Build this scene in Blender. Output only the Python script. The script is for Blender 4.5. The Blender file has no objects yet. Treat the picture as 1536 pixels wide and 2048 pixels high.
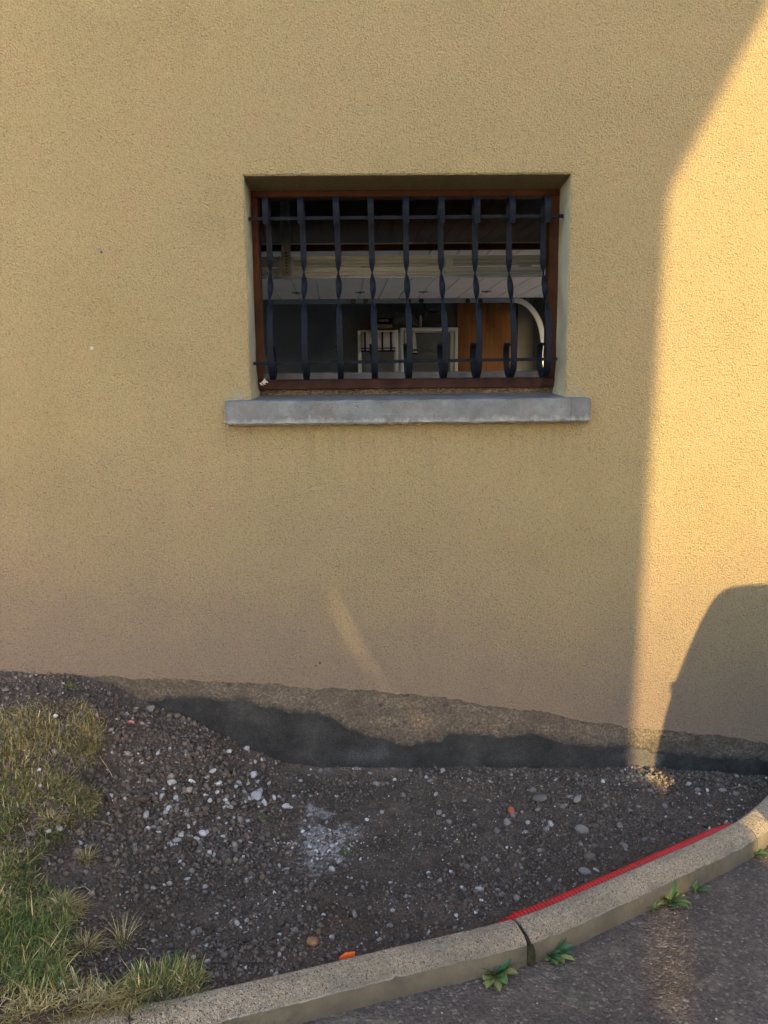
import bpy, math, random
import numpy as np
from mathutils import Vector, Matrix
random.seed(4); RNG = np.random.default_rng(11)
SC = bpy.context.scene
COL = SC.collection
R = math.radians

# ------------------------------------------------------------------ camera
CAM_P = np.array([0.43652975, -3.13376141, 0.10665145])
YAW, PITCH, ROLL, FPX = 1.42844274e-02, 1.65363586e-01, -8.87300955e-03, 1700.7
cy_, sy_, cp_, sp_ = math.cos(YAW), math.sin(YAW), math.cos(PITCH), math.sin(PITCH)
FW = np.array([sy_*cp_, cy_*cp_, -sp_]); _r = np.array([cy_, -sy_, 0.0]); _u = np.cross(_r, FW)
RT = math.cos(ROLL)*_r + math.sin(ROLL)*_u
UP = -math.sin(ROLL)*_r + math.cos(ROLL)*_u
cam = bpy.data.cameras.new('camera'); co = bpy.data.objects.new('camera', cam); COL.objects.link(co)
co.matrix_world = Matrix(((RT[0], UP[0], -FW[0], CAM_P[0]), (RT[1], UP[1], -FW[1], CAM_P[1]), (RT[2], UP[2], -FW[2], CAM_P[2]), (0, 0, 0, 1)))
cam.sensor_fit = 'VERTICAL'; cam.sensor_height = 32.0; cam.lens = FPX/2048*32
cam.clip_start = 0.02; cam.clip_end = 400
SC.camera = co

# ------------------------------------------------------------------ light
SUN_AZ, SUN_EL = R(13.9), R(16.4)           # sun behind the viewer's right shoulder, low
SDIR = np.array([-math.sin(SUN_AZ)*math.cos(SUN_EL), math.cos(SUN_AZ)*math.cos(SUN_EL), -math.sin(SUN_EL)])
wd = bpy.data.worlds.new('World'); SC.world = wd; wd.use_nodes = True
nt = wd.node_tree; bg = nt.nodes['Background']
sk = nt.nodes.new('ShaderNodeTexSky'); sk.sky_type = 'NISHITA'; sk.sun_disc = False
sk.sun_elevation = SUN_EL; sk.sun_rotation = math.pi - SUN_AZ
sk.air_density = 1.0; sk.dust_density = 1.5; sk.ozone_density = 1.0
nt.links.new(sk.outputs[0], bg.inputs[0]); bg.inputs[1].default_value = 0.15
sl = bpy.data.lights.new('sun', 'SUN'); sl.energy = 2.3; sl.angle = R(0.53); sl.color = (0.97, 0.72, 0.32)
so = bpy.data.objects.new('sun', sl); COL.objects.link(so)
so.rotation_euler = Vector(SDIR).to_track_quat('-Z', 'Y').to_euler(); so.location = (3, -8, 6)
SC.view_settings.view_transform = 'Standard'; SC.view_settings.look = 'None'
SC.view_settings.gamma = 1; SC.view_settings.use_curve_mapping = False
SC.view_settings.exposure = 2.57
SC.cycles.max_bounces = 6; SC.cycles.diffuse_bounces = 4; SC.cycles.use_denoising = True

# ------------------------------------------------------------------ surveying helpers (photo point -> point on a real surface)
def ray(px, py):
    return FW + RT*(px-768)/FPX + UP*(1024-py)/FPX
def V(px, py, y=0.0):                        # on the upright plane at depth y
    v = ray(px, py); return CAM_P + v*((y-CAM_P[1])/v[1])
def PL(px, py, a, b=0.0):                    # on the plane z = a + b x
    v = ray(px, py); return CAM_P + v*((a+b*CAM_P[0]-CAM_P[2])/(v[2]-b*v[0]))
def proj(P):
    d = np.asarray(P) - CAM_P; z = d@FW
    return 768+FPX*(d@RT)/z, 1024-FPX*(d@UP)/z
def in_poly(x, y, poly):
    inside = np.zeros(np.shape(x), bool); n = len(poly)
    for i in range(n):
        x0, y0 = poly[i]; x1, y1 = poly[(i+1) % n]
        if y0 == y1: continue
        c = ((y0 > y) != (y1 > y)) & (x < (x1-x0)*(y-y0)/(y1-y0)+x0)
        inside ^= c
    return inside

_T = RNG.random((8, 128, 128))
def vn(x, y, s=0):                           # value noise 0..1
    x = np.asarray(x, float); y = np.asarray(y, float)
    xi = np.floor(x).astype(int); yi = np.floor(y).astype(int); fx = x-xi; fy = y-yi
    fx = fx*fx*(3-2*fx); fy = fy*fy*(3-2*fy); T = _T[s]
    a = T[xi & 127, yi & 127]; b = T[(xi+1) & 127, yi & 127]; c = T[xi & 127, (yi+1) & 127]; d = T[(xi+1) & 127, (yi+1) & 127]
    return (a*(1-fx)+b*fx)*(1-fy)+(c*(1-fx)+d*fx)*fy
def sstep(a, b, x):
    t = np.clip((x-a)/(b-a), 0, 1); return t*t*(3-2*t)

# ------------------------------------------------------------------ materials
def srgb(r, g, b):
    f = lambda c: ((c/255+0.055)/1.055)**2.4 if c > 10.3 else c/255/12.92
    return (f(r), f(g), f(b), 1)
class Mat:
    def __init__(s, name, rough=0.8, metal=0.0, spec=0.3, world=False):
        s.m = bpy.data.materials.new(name); s.m.use_nodes = True; s.t = s.m.node_tree
        s.b = s.t.nodes['Principled BSDF']; s.b.inputs['Roughness'].default_value = rough
        s.b.inputs['Metallic'].default_value = metal; s.b.inputs['Specular IOR Level'].default_value = spec
        s.tc = s.t.nodes.new('ShaderNodeNewGeometry').outputs['Position'] if world else s.t.nodes.new('ShaderNodeTexCoord').outputs['Object']
    def n(s, typ, **k):
        nd = s.t.nodes.new(typ)
        for a, v in k.items(): setattr(nd, a, v)
        return nd
    def lk(s, a, b): s.t.links.new(a, b)
    def noise(s, scale, detail=4, rough=0.6, vec=None, stretch=None):
        nd = s.n('ShaderNodeTexNoise'); nd.inputs['Scale'].default_value = scale
        nd.inputs['Detail'].default_value = detail; nd.inputs['Roughness'].default_value = rough
        v = vec or s.tc
        if stretch:
            mp = s.n('ShaderNodeMapping'); mp.inputs['Scale'].default_value = stretch; s.lk(v, mp.inputs[0]); v = mp.outputs[0]
        s.lk(v, nd.inputs['Vector']); return nd.outputs['Fac']
    def voro(s, scale, feature='F1', rnd=1.0):
        nd = s.n('ShaderNodeTexVoronoi', feature=feature); nd.inputs['Scale'].default_value = scale
        nd.inputs['Randomness'].default_value = rnd; s.lk(s.tc, nd.inputs['Vector']); return nd
    def ramp(s, fac, stops):
        nd = s.n('ShaderNodeValToRGB'); el = nd.color_ramp.elements
        while len(el) < len(stops): el.new(0.5)
        for e, (p, c) in zip(el, stops): e.position = p; e.color = c if len(c) == 4 else (*c, 1)
        s.lk(fac, nd.inputs[0]); return nd.outputs[0]
    def mix(s, fac, a, b, mode='MIX'):
        nd = s.n('ShaderNodeMix', data_type='RGBA', blend_type=mode)
        for v, i in ((fac, nd.inputs[0]), (a, nd.inputs[6]), (b, nd.inputs[7])):
            if isinstance(v, (int, float)): i.default_value = v
            elif isinstance(v, tuple): i.default_value = v if len(v) == 4 else (*v, 1)
            else: s.lk(v, i)
        return nd.outputs[2]
    def math(s, op, a, b=0.0, c=None):
        nd = s.n('ShaderNodeMath', operation=op)
        for i, v in enumerate((a, b, c)):
            if v is None: continue
            if isinstance(v, (int, float)): nd.inputs[i].default_value = v
            else: s.lk(v, nd.inputs[i])
        return nd.outputs[0]
    def col(s, c):
        if isinstance(c, tuple): s.b.inputs['Base Color'].default_value = c if len(c) == 4 else (*c, 1)
        else: s.lk(c, s.b.inputs['Base Color'])
    def bump(s, h, dist, strength=1.0):
        nd = s.n('ShaderNodeBump'); nd.inputs['Distance'].default_value = dist; nd.inputs['Strength'].default_value = strength
        s.lk(h, nd.inputs['Height'])
        if s.b.inputs['Normal'].is_linked: s.lk(s.b.inputs['Normal'].links[0].from_socket, nd.inputs['Normal'])
        s.lk(nd.outputs[0], s.b.inputs['Normal'])
    def attr(s, name):
        nd = s.n('ShaderNodeAttribute'); nd.attribute_name = name; return nd.outputs['Color']
    def xyz(s):
        nd = s.n('ShaderNodeSeparateXYZ'); s.lk(s.tc, nd.inputs[0]); return nd.outputs

def plain(name, c, rough=0.6, metal=0.0, var=0.25, scale=14, bump=0.0, bscale=120, spec=0.3):
    m = Mat(name, rough, metal, spec)
    f = m.noise(scale, 5)
    d = tuple(x*(1-var) for x in c[:3]); l = tuple(min(1, x*(1+var)) for x in c[:3])
    m.col(m.ramp(f, [(0.3, d), (0.7, l)]))
    if bump: m.bump(m.noise(bscale, 3), bump)
    return m.m

def stucco_material():
    m = Mat('stucco', 0.92, spec=0.12, world=True)
    big = m.noise(2.2, 4, 0.55); mid = m.noise(9, 4, 0.6); fine = m.noise(160, 2, 0.6)
    c = m.ramp(big, [(0.28, (0.395, 0.306, 0.155)), (0.5, (0.428, 0.335, 0.175)), (0.72, (0.445, 0.332, 0.180))])
    pk = m.ramp(mid, [(0.5, (0, 0, 0)), (0.72, (1, 1, 1))])
    c = m.mix(m.math('MULTIPLY', pk, 0.35), c, (0.47, 0.315, 0.175))
    c = m.mix(m.ramp(fine, [(0.42, (0.16,)*3), (0.60, (0, 0, 0))]), c, (0.16, 0.11, 0.055))
    # splash-back grime low on the wall, strengthened to paint in the shade there
    x, y, z = m.xyz()
    h = m.math('ADD', m.math('ADD', z, m.math('MULTIPLY', x, 0.13)), 1.16)      # height over the render's foot
    h = m.math('ADD', h, m.math('MULTIPLY', m.math('SUBTRACT', m.noise(3.0, 6, 0.72), 0.5), 0.62))
    g = m.ramp(h, [(0.0, (1, 1, 1)), (0.22, (0.84,)*3), (0.48, (0.46,)*3), (1.0, (0, 0, 0))])
    c = m.mix(m.math('MULTIPLY', g, 0.85), c, (0.242, 0.178, 0.148))
    zs = V(800, 848)[2]
    xa_s, xb_s = V(450, 848)[0], V(1182, 845)[0]
    dr = m.math('MULTIPLY', m.ramp(m.noise(5, 5, 0.7, stretch=(5, 1, 0.35)), [(0.50, (0, 0, 0)), (0.68, (1, 1, 1))]), m.ramp(m.math('SUBTRACT', zs, z), [(0.0, (1, 1, 1)), (0.30, (0, 0, 0))]))
    dr = m.math('MULTIPLY', m.math('MULTIPLY', dr, m.math('LESS_THAN', z, zs)), m.math('MULTIPLY', m.math('GREATER_THAN', x, xa_s), m.math('LESS_THAN', x, xb_s)))
    c = m.mix(m.math('MULTIPLY', dr, 0.35), c, (0.22, 0.17, 0.10))
    # grey cement smear around the sill ends, two small knocks
    for (px, py, r, cc, k) in ((476, 795, .040, (0.36, 0.33, 0.25), .5), (1152, 786, .040, (0.36, 0.33, 0.25), .5), (200, 499, .012, (0.30, 0.27, 0.22), .9), (184, 696, .008, (0.62, 0.6, 0.62), .9),
                           (203, 505, .0045, (0.08, 0.06, 0.04), 1), (640, 1326, .006, (0.05, 0.04, 0.03), 1), (632, 1332, .004, (0.05, 0.04, 0.03), 1)):
        p = V(px, py)
        ds = m.n('ShaderNodeVectorMath', operation='DISTANCE'); m.lk(m.tc, ds.inputs[0]); ds.inputs[1].default_value = tuple(p)
        q = m.math('ADD', m.math('DIVIDE', ds.outputs['Value'], r), m.math('MULTIPLY', m.math('SUBTRACT', m.noise(60, 3), 0.5), 1.6))
        c = m.mix(m.math('MULTIPLY', m.ramp(q, [(0.45, (1, 1, 1)), (1.0, (0, 0, 0))]), k), c, cc)
    v1 = m.noise(150, 4, 0.68); v2 = m.voro(205, 'SMOOTH_F1').outputs['Distance']; v3 = m.noise(60, 2, 0.5)
    hh = m.math('ADD', m.math('MULTIPLY', v1, 1.0), m.math('ADD', m.math('MULTIPLY', v2, -0.45), m.math('MULTIPLY', v3, 0.30)))
    c = m.mix(1.0, c, m.ramp(hh, [(0.16, (0.72, 0.70, 0.66)), (0.42, (1,)*3), (0.66, (1.13, 1.13, 1.12))]), 'MULTIPLY')
    m.col(c)
    m.bump(hh, 0.025, 1.0)
    m.bump(m.noise(2.5, 2), 0.02, 0.5)
    return m.m

def stained_base_material():
    m = Mat('stained_render', 0.95, spec=0.1, world=True)
    c = m.ramp(m.noise(9, 7, 0.78, stretch=(1, 1, 1.5)), [(0.34, (0.078, 0.064, 0.053)), (0.50, (0.160, 0.127, 0.098)), (0.68, (0.25, 0.20, 0.146))])
    c = m.mix(m.ramp(m.noise(110, 3, 0.7), [(0.45, (0.75,)*3), (0.62, (0, 0, 0))]), c, (0.07, 0.055, 0.042))
    c = m.mix(m.ramp(m.voro(17).outputs['Distance'], [(0.10, (0.8,)*3), (0.22, (0, 0, 0))]), c, (0.055, 0.045, 0.04))
    sc = m.n('ShaderNodeSeparateColor'); m.lk(m.attr('tint'), sc.inputs[0])
    f1 = m.math('ADD', sc.outputs[0], m.math('MULTIPLY', m.math('SUBTRACT', m.noise(45, 6, 0.8), 0.5), 1.5))
    f2 = m.math('ADD', sc.outputs[1], m.math('MULTIPLY', m.math('SUBTRACT', m.noise(30, 6, 0.8), 0.52), 1.9))
    c = m.mix(m.ramp(f1, [(0.35, (0, 0, 0)), (0.70, (0.9,)*3)]), c, (0.045, 0.042, 0.040))
    c = m.mix(m.ramp(f2, [(0.55, (0, 0, 0)), (0.85, (0.7,)*3)]), c, (0.07, 0.058, 0.05))
    m.col(c)
    m.bump(m.math('ADD', m.noise(110, 3, 0.65), m.noise(35, 3)), 0.016, 1.0)
    return m.m

def foundation_material():
    m = Mat('dark_foundation', 0.9, spec=0.15, world=True)
    c = m.ramp(m.noise(7, 6, 0.65), [(0.3, (0.022, 0.020, 0.018)), (0.55, (0.045, 0.041, 0.037)), (0.75, (0.082, 0.075, 0.067))])
    x, y, z = m.xyz()
    # pale lime bloom low on the coat and trowel streaks along it
    p = V(730, 1512); ds = m.n('ShaderNodeVectorMath', operation='DISTANCE')
    mp = m.n('ShaderNodeMapping'); mp.inputs['Scale'].default_value = (0.30, 1, 1.4); m.lk(m.tc, mp.inputs[0]); m.lk(mp.outputs[0], ds.inputs[0])
    ds.inputs[1].default_value = (p[0]*0.30, 0, p[2]*1.4)
    q = m.math('ADD', m.math('DIVIDE', ds.outputs['Value'], 0.055), m.math('MULTIPLY', m.math('SUBTRACT', m.noise(13, 6, 0.75), 0.5), 3.2))
    c = m.mix(m.math('MULTIPLY', m.ramp(q, [(0.0, (1, 1, 1)), (1.5, (0, 0, 0))]), 0.20), c, (0.19, 0.19, 0.195))
    c = m.mix(m.ramp(m.noise(26, 5, 0.75), [(0.5, (0, 0, 0)), (0.72, (0.5,)*3)]), c, (0.085, 0.074, 0.062))
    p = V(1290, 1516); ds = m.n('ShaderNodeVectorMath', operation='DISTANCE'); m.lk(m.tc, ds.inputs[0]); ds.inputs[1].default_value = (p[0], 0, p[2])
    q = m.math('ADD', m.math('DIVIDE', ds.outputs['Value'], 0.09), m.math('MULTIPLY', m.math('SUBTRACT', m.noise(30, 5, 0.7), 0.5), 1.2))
    c = m.mix(m.math('MULTIPLY', m.ramp(q, [(0.4, (1, 1, 1)), (1.2, (0, 0, 0))]), 0.55), c, (0.20, 0.17, 0.14))  # paler patch painted on the coat to brighten the sunlit foot
    c = m.mix(1.0, c, m.ramp(m.noise(170, 4, 0.75), [(0.3, (0.55,)*3), (0.7, (1.5,)*3)]), 'MULTIPLY')
    m.col(c); m.bump(m.math('ADD', m.noise(90, 5, 0.75), m.noise(18, 3)), 0.020, 1.0)
    return m.m

def sill_material():
    m = Mat('weathered_concrete', 0.55, spec=0.45, world=True)
    c = m.ramp(m.noise(10, 6, 0.65), [(0.32, (0.056, 0.060, 0.064)), (0.5, (0.085, 0.091, 0.097)), (0.68, (0.125, 0.132, 0.139))])
    c = m.mix(m.ramp(m.noise(5.5, 3, 0.6, stretch=(1, 1, 0.5)), [(0.5, (0, 0, 0)), (0.66, (0.5,)*3)]), c, (0.070, 0.064, 0.056))
    x, y, z = m.xyz()
    zb = V(800, 846, -0.045)[2]; zt = V(800, 800, -0.045)[2]
    low = m.math('ADD', m.math('DIVIDE', m.math('SUBTRACT', z, zb), 0.035), m.math('MULTIPLY', m.math('SUBTRACT', m.noise(26, 4, 0.7), 0.5), 2.4))
    c = m.mix(m.ramp(low, [(0.0, (0.75,)*3), (0.6, (0, 0, 0))]), c, (0.22, 0.22, 0.215))
    top = m.math('ADD', m.math('DIVIDE', m.math('SUBTRACT', zt, z), 0.03), m.math('MULTIPLY', m.math('SUBTRACT', m.noise(90, 3, 0.7), 0.5), 2.2))
    pits = m.math('MULTIPLY', m.ramp(m.voro(85).outputs['Distance'], [(0.16, (1, 1, 1)), (0.26, (0, 0, 0))]), m.ramp(m.noise(22, 3), [(0.52, (0, 0, 0)), (0.62, (1, 1, 1))]))
    c = m.mix(m.math('MULTIPLY', pits, m.ramp(top, [(0.3, (1, 1, 1)), (1.0, (0.12,)*3)])), c, (0.03, 0.03, 0.028))
    # hairline crack near one end
    xc = V(1143, 815, -0.045)[0]
    d = m.math('ABSOLUTE', m.math('ADD', m.math('SUBTRACT', x, xc), m.math('MULTIPLY', m.math('SUBTRACT', m.noise(30, 4, 0.7), 0.5), 0.014)))
    c = m.mix(m.ramp(m.math('MULTIPLY', d, 100), [(0.06, (0.85,)*3), (0.16, (0, 0, 0))]), c, (0.03, 0.03, 0.03))
    m.col(c); m.bump(m.noise(180, 3), 0.002); m.bump(m.noise(25, 4), 0.005); m.bump(pits, -0.003)
    return m.m

def kerb_material():
    m = Mat('exposed_aggregate', 0.9, spec=0.2, world=True)
    v = m.voro(330); v2 = m.voro(330)
    cc = m.n('ShaderNodeSeparateColor'); m.lk(v.outputs['Color'], cc.inputs[0])
    c = m.ramp(cc.outputs[0], [(0.0, (0.035, 0.028, 0.024)), (0.16, (0.20, 0.145, 0.10)), (0.5, (0.33, 0.25, 0.168)), (0.8, (0.40, 0.315, 0.22)), (1.0, (0.64, 0.55, 0.43))])
    big = m.noise(7, 5, 0.65)
    c = m.mix(0.62, c, m.ramp(big, [(0.3, (0.215, 0.165, 0.112)), (0.7, (0.34, 0.262, 0.180))]))
    # plain cement face under the arris and grey wear along it
    x, y, z = m.xyz()
    hz = m.math('ADD', m.math('ADD', z, m.math('MULTIPLY', x, 0.03)), 1.27)       # 0 at the top, negative below
    hn = m.math('ADD', hz, m.math('MULTIPLY', m.math('SUBTRACT', m.noise(40, 3), 0.5), 0.010))
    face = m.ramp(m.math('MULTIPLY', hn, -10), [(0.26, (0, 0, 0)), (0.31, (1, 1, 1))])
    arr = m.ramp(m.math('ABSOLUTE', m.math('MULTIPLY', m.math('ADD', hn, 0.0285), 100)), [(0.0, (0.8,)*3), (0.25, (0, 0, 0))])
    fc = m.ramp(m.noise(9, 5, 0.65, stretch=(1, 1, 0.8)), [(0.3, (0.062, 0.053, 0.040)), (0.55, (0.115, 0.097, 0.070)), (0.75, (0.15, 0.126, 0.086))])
    grey = m.ramp(m.math('ADD', m.math('MULTIPLY', hn, -10), m.math('MULTIPLY', m.math('SUBTRACT', m.noise(9, 4), 0.5), 0.35)), [(0.10, (0, 0, 0)), (0.26, (0.75,)*3)])
    c = m.mix(grey, c, m.mix(0.5, c, (0.165, 0.15, 0.13)))
    c = m.mix(m.ramp(cc.outputs[1], [(0.90, (0, 0, 0)), (0.93, (0.8,)*3)]), c, (0.035, 0.03, 0.028))
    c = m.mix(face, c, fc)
    c = m.mix(m.math('MULTIPLY', arr, m.ramp(m.noise(12, 4, 0.7), [(0.42, (0, 0, 0)), (0.6, (1, 1, 1))])), c, (0.36, 0.31, 0.24))
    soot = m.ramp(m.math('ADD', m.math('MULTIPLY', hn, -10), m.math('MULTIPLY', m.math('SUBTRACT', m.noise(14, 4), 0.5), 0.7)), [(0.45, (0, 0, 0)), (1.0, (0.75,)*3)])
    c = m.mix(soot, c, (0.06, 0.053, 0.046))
    c = m.mix(m.math('MULTIPLY', m.ramp(m.noise(5, 6, 0.75), [(0.46, (0, 0, 0)), (0.66, (1, 1, 1))]), 0.45), c, (0.10, 0.085, 0.065))
    m.col(c)
    hb = m.mix(face, m.math('MULTIPLY', v.outputs['Distance'], -1.0), m.math('MULTIPLY', m.noise(90, 3), 0.4))
    m.bump(hb, 0.0045); m.bump(m.noise(45, 3), 0.004)
    return m.m

def asphalt_material():
    m = Mat('worn_asphalt', 0.9, spec=0.25, world=True)
    v = m.voro(150); cc = m.n('ShaderNodeSeparateColor'); m.lk(v.outputs['Color'], cc.inputs[0])
    c = m.ramp(cc.outputs[0], [(0.0, (0.032, 0.022, 0.017)), (0.6, (0.086, 0.061, 0.047)), (0.9, (0.13, 0.096, 0.072)), (1.0, (0.28, 0.23, 0.18))])
    c = m.mix(0.5, c, m.ramp(m.noise(4, 6, 0.68), [(0.3, (0.040, 0.028, 0.024)), (0.5, (0.084, 0.060, 0.050)), (0.72, (0.16, 0.116, 0.088))]))
    c = m.mix(m.ramp(m.noise(16, 5, 0.75), [(0.55, (0, 0, 0)), (0.68, (0.55,)*3)]), c, (0.175, 0.132, 0.095))
    c = m.mix(m.ramp(m.noise(6, 5, 0.7), [(0.58, (0, 0, 0)), (0.72, (0.45,)*3)]), c, (0.045, 0.050, 0.030))
    m.col(c); m.bump(m.math('MULTIPLY', v.outputs['Distance'], -1), 0.0035); m.bump(m.noise(40, 5, 0.7), 0.006)
    m.bump(m.noise(6, 3), 0.03, 0.6)
    return m.m

def soil_material():
    m = Mat('soil', 0.96, spec=0.1, world=True)
    a = m.attr('tint'); f = m.noise(130, 5, 0.75)
    c = m.mix(1.0, a, m.ramp(f, [(0.3, (0.45,)*3), (0.55, (1,)*3), (0.75, (1.7,)*3)]), 'MULTIPLY')
    m.col(c); m.bump(m.noise(140, 6, 0.8), 0.008); m.bump(m.voro(90).outputs['Distance'], -0.004)
    return m.m

def tinted(name, rough=0.85, bump=0.0015, bscale=350, trans=0.0, contrast=0.3):
    m = Mat(name, rough, spec=0.2)
    a = m.attr('tint'); f = m.noise(bscale*0.6, 4, 0.7)
    c = m.mix(1.0, a, m.ramp(f, [(0.3, (1-contrast,)*3), (0.7, (1+contrast,)*3)]), 'MULTIPLY'); m.col(c)
    if bump: m.bump(m.noise(bscale, 3), bump)
    if trans:
        tr = m.n('ShaderNodeBsdfTranslucent'); m.lk(c, tr.inputs[0]); mx = m.n('ShaderNodeMixShader'); mx.inputs[0].default_value = trans
        m.lk(m.b.outputs[0], mx.inputs[1]); m.lk(tr.outputs[0], mx.inputs[2])
        out = [n for n in m.t.nodes if n.type == 'OUTPUT_MATERIAL'][0]; m.lk(mx.outputs[0], out.inputs[0])
    return m.m

def stone_material(name, c, var=0.3):
    m = Mat(name, 0.88, spec=0.2)
    oi = m.n('ShaderNodeObjectInfo')
    base = m.ramp(oi.outputs['Random'], [(0.0, tuple(x*(1-var) for x in c)), (1.0, tuple(min(.75, x*(1+var)) for x in c))])
    f = m.noise(140, 5, 0.7)
    m.col(m.mix(1.0, base, m.ramp(f, [(0.3, (0.6,)*3), (0.7, (1.2,)*3)]), 'MULTIPLY')); m.bump(m.noise(220, 4, 0.7), 0.0022)
    return m.m

def wood_material(name, c1, c2, scale=3.0, knots=True):
    m = Mat(name, 0.55, spec=0.3)
    f = m.noise(scale, 5, 0.6, stretch=(9, 9, 0.8))
    c = m.ramp(f, [(0.3, c1), (0.7, c2)])
    if knots:
        v = m.n('ShaderNodeTexVoronoi'); mp = m.n('ShaderNodeMapping'); mp.inputs['Scale'].default_value = (7, 7, 4); m.lk(m.tc, mp.inputs[0]); m.lk(mp.outputs[0], v.inputs['Vector']); v.inputs['Scale'].default_value = 1.0
        c = m.mix(m.ramp(v.outputs['Distance'], [(0.06, (0.85,)*3), (0.12, (0, 0, 0))]), c, tuple(x*0.25 for x in c1))
    m.col(c); m.bump(f, 0.0015)
    return m.m

M = dict(
    stucco=stucco_material(), base=stained_base_material(), found=foundation_material(), sill=sill_material(), kerb=kerb_material(),
    asphalt=asphalt_material(), soil=soil_material(), gravel=tinted('gravel_mix', 0.92, 0.001, 500), grass=tinted('grass_blades', 0.6, 0, 200, 0.3, 0.25),
    leaf=tinted('weed_leaf', 0.5, 0.0006, 260, 0.2, 0.2),
    plaster=plain('smooth_plaster', (0.38, 0.325, 0.215), 0.85, 0, 0.18, 9, 0.002, 160),
    frame=plain('brown_painted_wood', (0.040, 0.014, 0.006), 0.6, 0, 0.35, 22, 0.0008, 90, 0.08),
    frame_low=plain('faded_brown_paint', (0.028, 0.0125, 0.011), 0.7, 0, 0.45, 18, 0.001, 90, 0.08),
    rail_in=plain('dusty_grey_wood', (0.045, 0.044, 0.045), 0.7, 0, 0.25, 16, 0.001, 90),
    iron=plain('blue_black_iron_paint', (0.0030, 0.0045, 0.0085), 0.62, 0, 0.3, 40, 0.0006, 160, 0.08),
    hole=plain('dark_hole', (0.005, 0.005, 0.005), 0.9, 0, 0),
    inwall=plain('garage_grey_wall', (0.20, 0.205, 0.20), 0.9, 0, 0.2, 2.5, 0.003, 60),
    infloor=plain('garage_concrete_floor', (0.34, 0.33, 0.32), 0.8, 0, 0.3, 5, 0.002, 80),
    whitepanel=plain('white_door_panel', (0.74, 0.68, 0.60), 0.5, 0, 0.06, 6, 0.0006, 200),
    plank=plain('white_lining_board', (0.20, 0.175, 0.155), 0.6, 0, 0.08, 6, 0.001, 100),
    galv=plain('galvanised_steel', (0.30, 0.33, 0.35), 0.55, 0.1, 0.10, 4, 0.0004, 200, 0.5),
    galvd=plain('dull_zinc_steel', (0.20, 0.205, 0.20), 0.55, 0.5, 0.3, 30, 0.0004, 200, 0.4),
    whitemetal=plain('white_lacquered_steel', (0.66, 0.65, 0.60), 0.4, 0, 0.06, 10),
    pine=wood_material('varnished_pine', (0.20, 0.080, 0.022), (0.34, 0.155, 0.048)),
    cloth=plain('white_cotton', (0.62, 0.57, 0.54), 0.9, 0, 0.08, 20, 0.001, 300),
    clothdark=plain('dark_woven_stripe', (0.012, 0.012, 0.014), 0.9, 0, 0.1, 20),
    black=plain('black_plastic', (0.010, 0.010, 0.011), 0.3, 0, 0.2, 20, 0, 100, 0.5),
    bag=plain('grey_bag_cloth', (0.16, 0.17, 0.17), 0.8, 0, 0.2, 12, 0.003, 40),
    lilac=plain('lilac_cloth', (0.32, 0.27, 0.40), 0.8, 0, 0.2, 30, 0.002, 100),
    red=plain('red_polyethylene', (0.36, 0.0065, 0.006), 0.42, 0, 0.18, 25, 0.0004, 300, 0.4),
    orange=plain('orange_plastic', (0.75, 0.115, 0.018), 0.5, 0, 0.15, 30, 0.0005, 200),
    straw=plain('dry_straw', (0.40, 0.30, 0.16), 0.8, 0, 0.3, 40),
    pink=plain('faded_pink_plastic', (0.36, 0.13, 0.105), 0.6, 0, 0.2, 60, 0.0006, 200),
    moss=plain('joint_moss', (0.020, 0.017, 0.007), 0.95, 0, 0.6, 60, 0.006, 120),
    st_pale=stone_material('pale_stone', (0.27, 0.24, 0.215), 0.4), st_white=stone_material('white_stone', (0.40, 0.375, 0.365), 0.35), st_grey=stone_material('grey_stone', (0.185, 0.155, 0.135), 0.35),
    st_brown=stone_material('brown_stone', (0.15, 0.11, 0.085), 0.35), st_dark=stone_material('dark_stone', (0.078, 0.058, 0.046), 0.35),
    st_brick=stone_material('brick_chip', (0.42, 0.115, 0.055), 0.1), st_ochre=stone_material('ochre_stone', (0.33, 0.16, 0.08), 0.1),
    carpaint=plain('grey_car_paint', (0.045, 0.046, 0.050), 0.3, 0.4, 0.05, 4, 0, 100, 0.5), carglass=plain('dark_car_glass', (0.01, 0.012, 0.014), 0.08, 0, 0.0, 4, 0, 100, 0.5),
    tyre=plain('tyre_rubber', (0.015, 0.015, 0.015), 0.85, 0, 0.2, 30), rim=plain('alloy_rim', (0.4, 0.4, 0.41), 0.35, 0.7, 0.1, 10),
    lampred=plain('red_lamp_lens', (0.35, 0.01, 0.01), 0.2), board=plain('weathered_boarding', (0.30, 0.25, 0.19), 0.8, 0, 0.3, 6, 0.003, 60),
    rooftile=plain('clay_roof_sheet', (0.24, 0.095, 0.06), 0.85, 0, 0.3, 5, 0.004, 30),    bounce_slab=plain('pale_concrete', (0.26, 0.26, 0.255), 0.85, 0, 0.2, 3, 0.003, 60), wallgrey=plain('grey_brown_render', (0.16, 0.145, 0.125), 0.9, 0, 0.2, 3, 0.004, 60),
    field=plain('dry_verge', (0.10, 0.095, 0.05), 0.95, 0, 0.4, 3, 0.02, 20),
)

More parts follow.
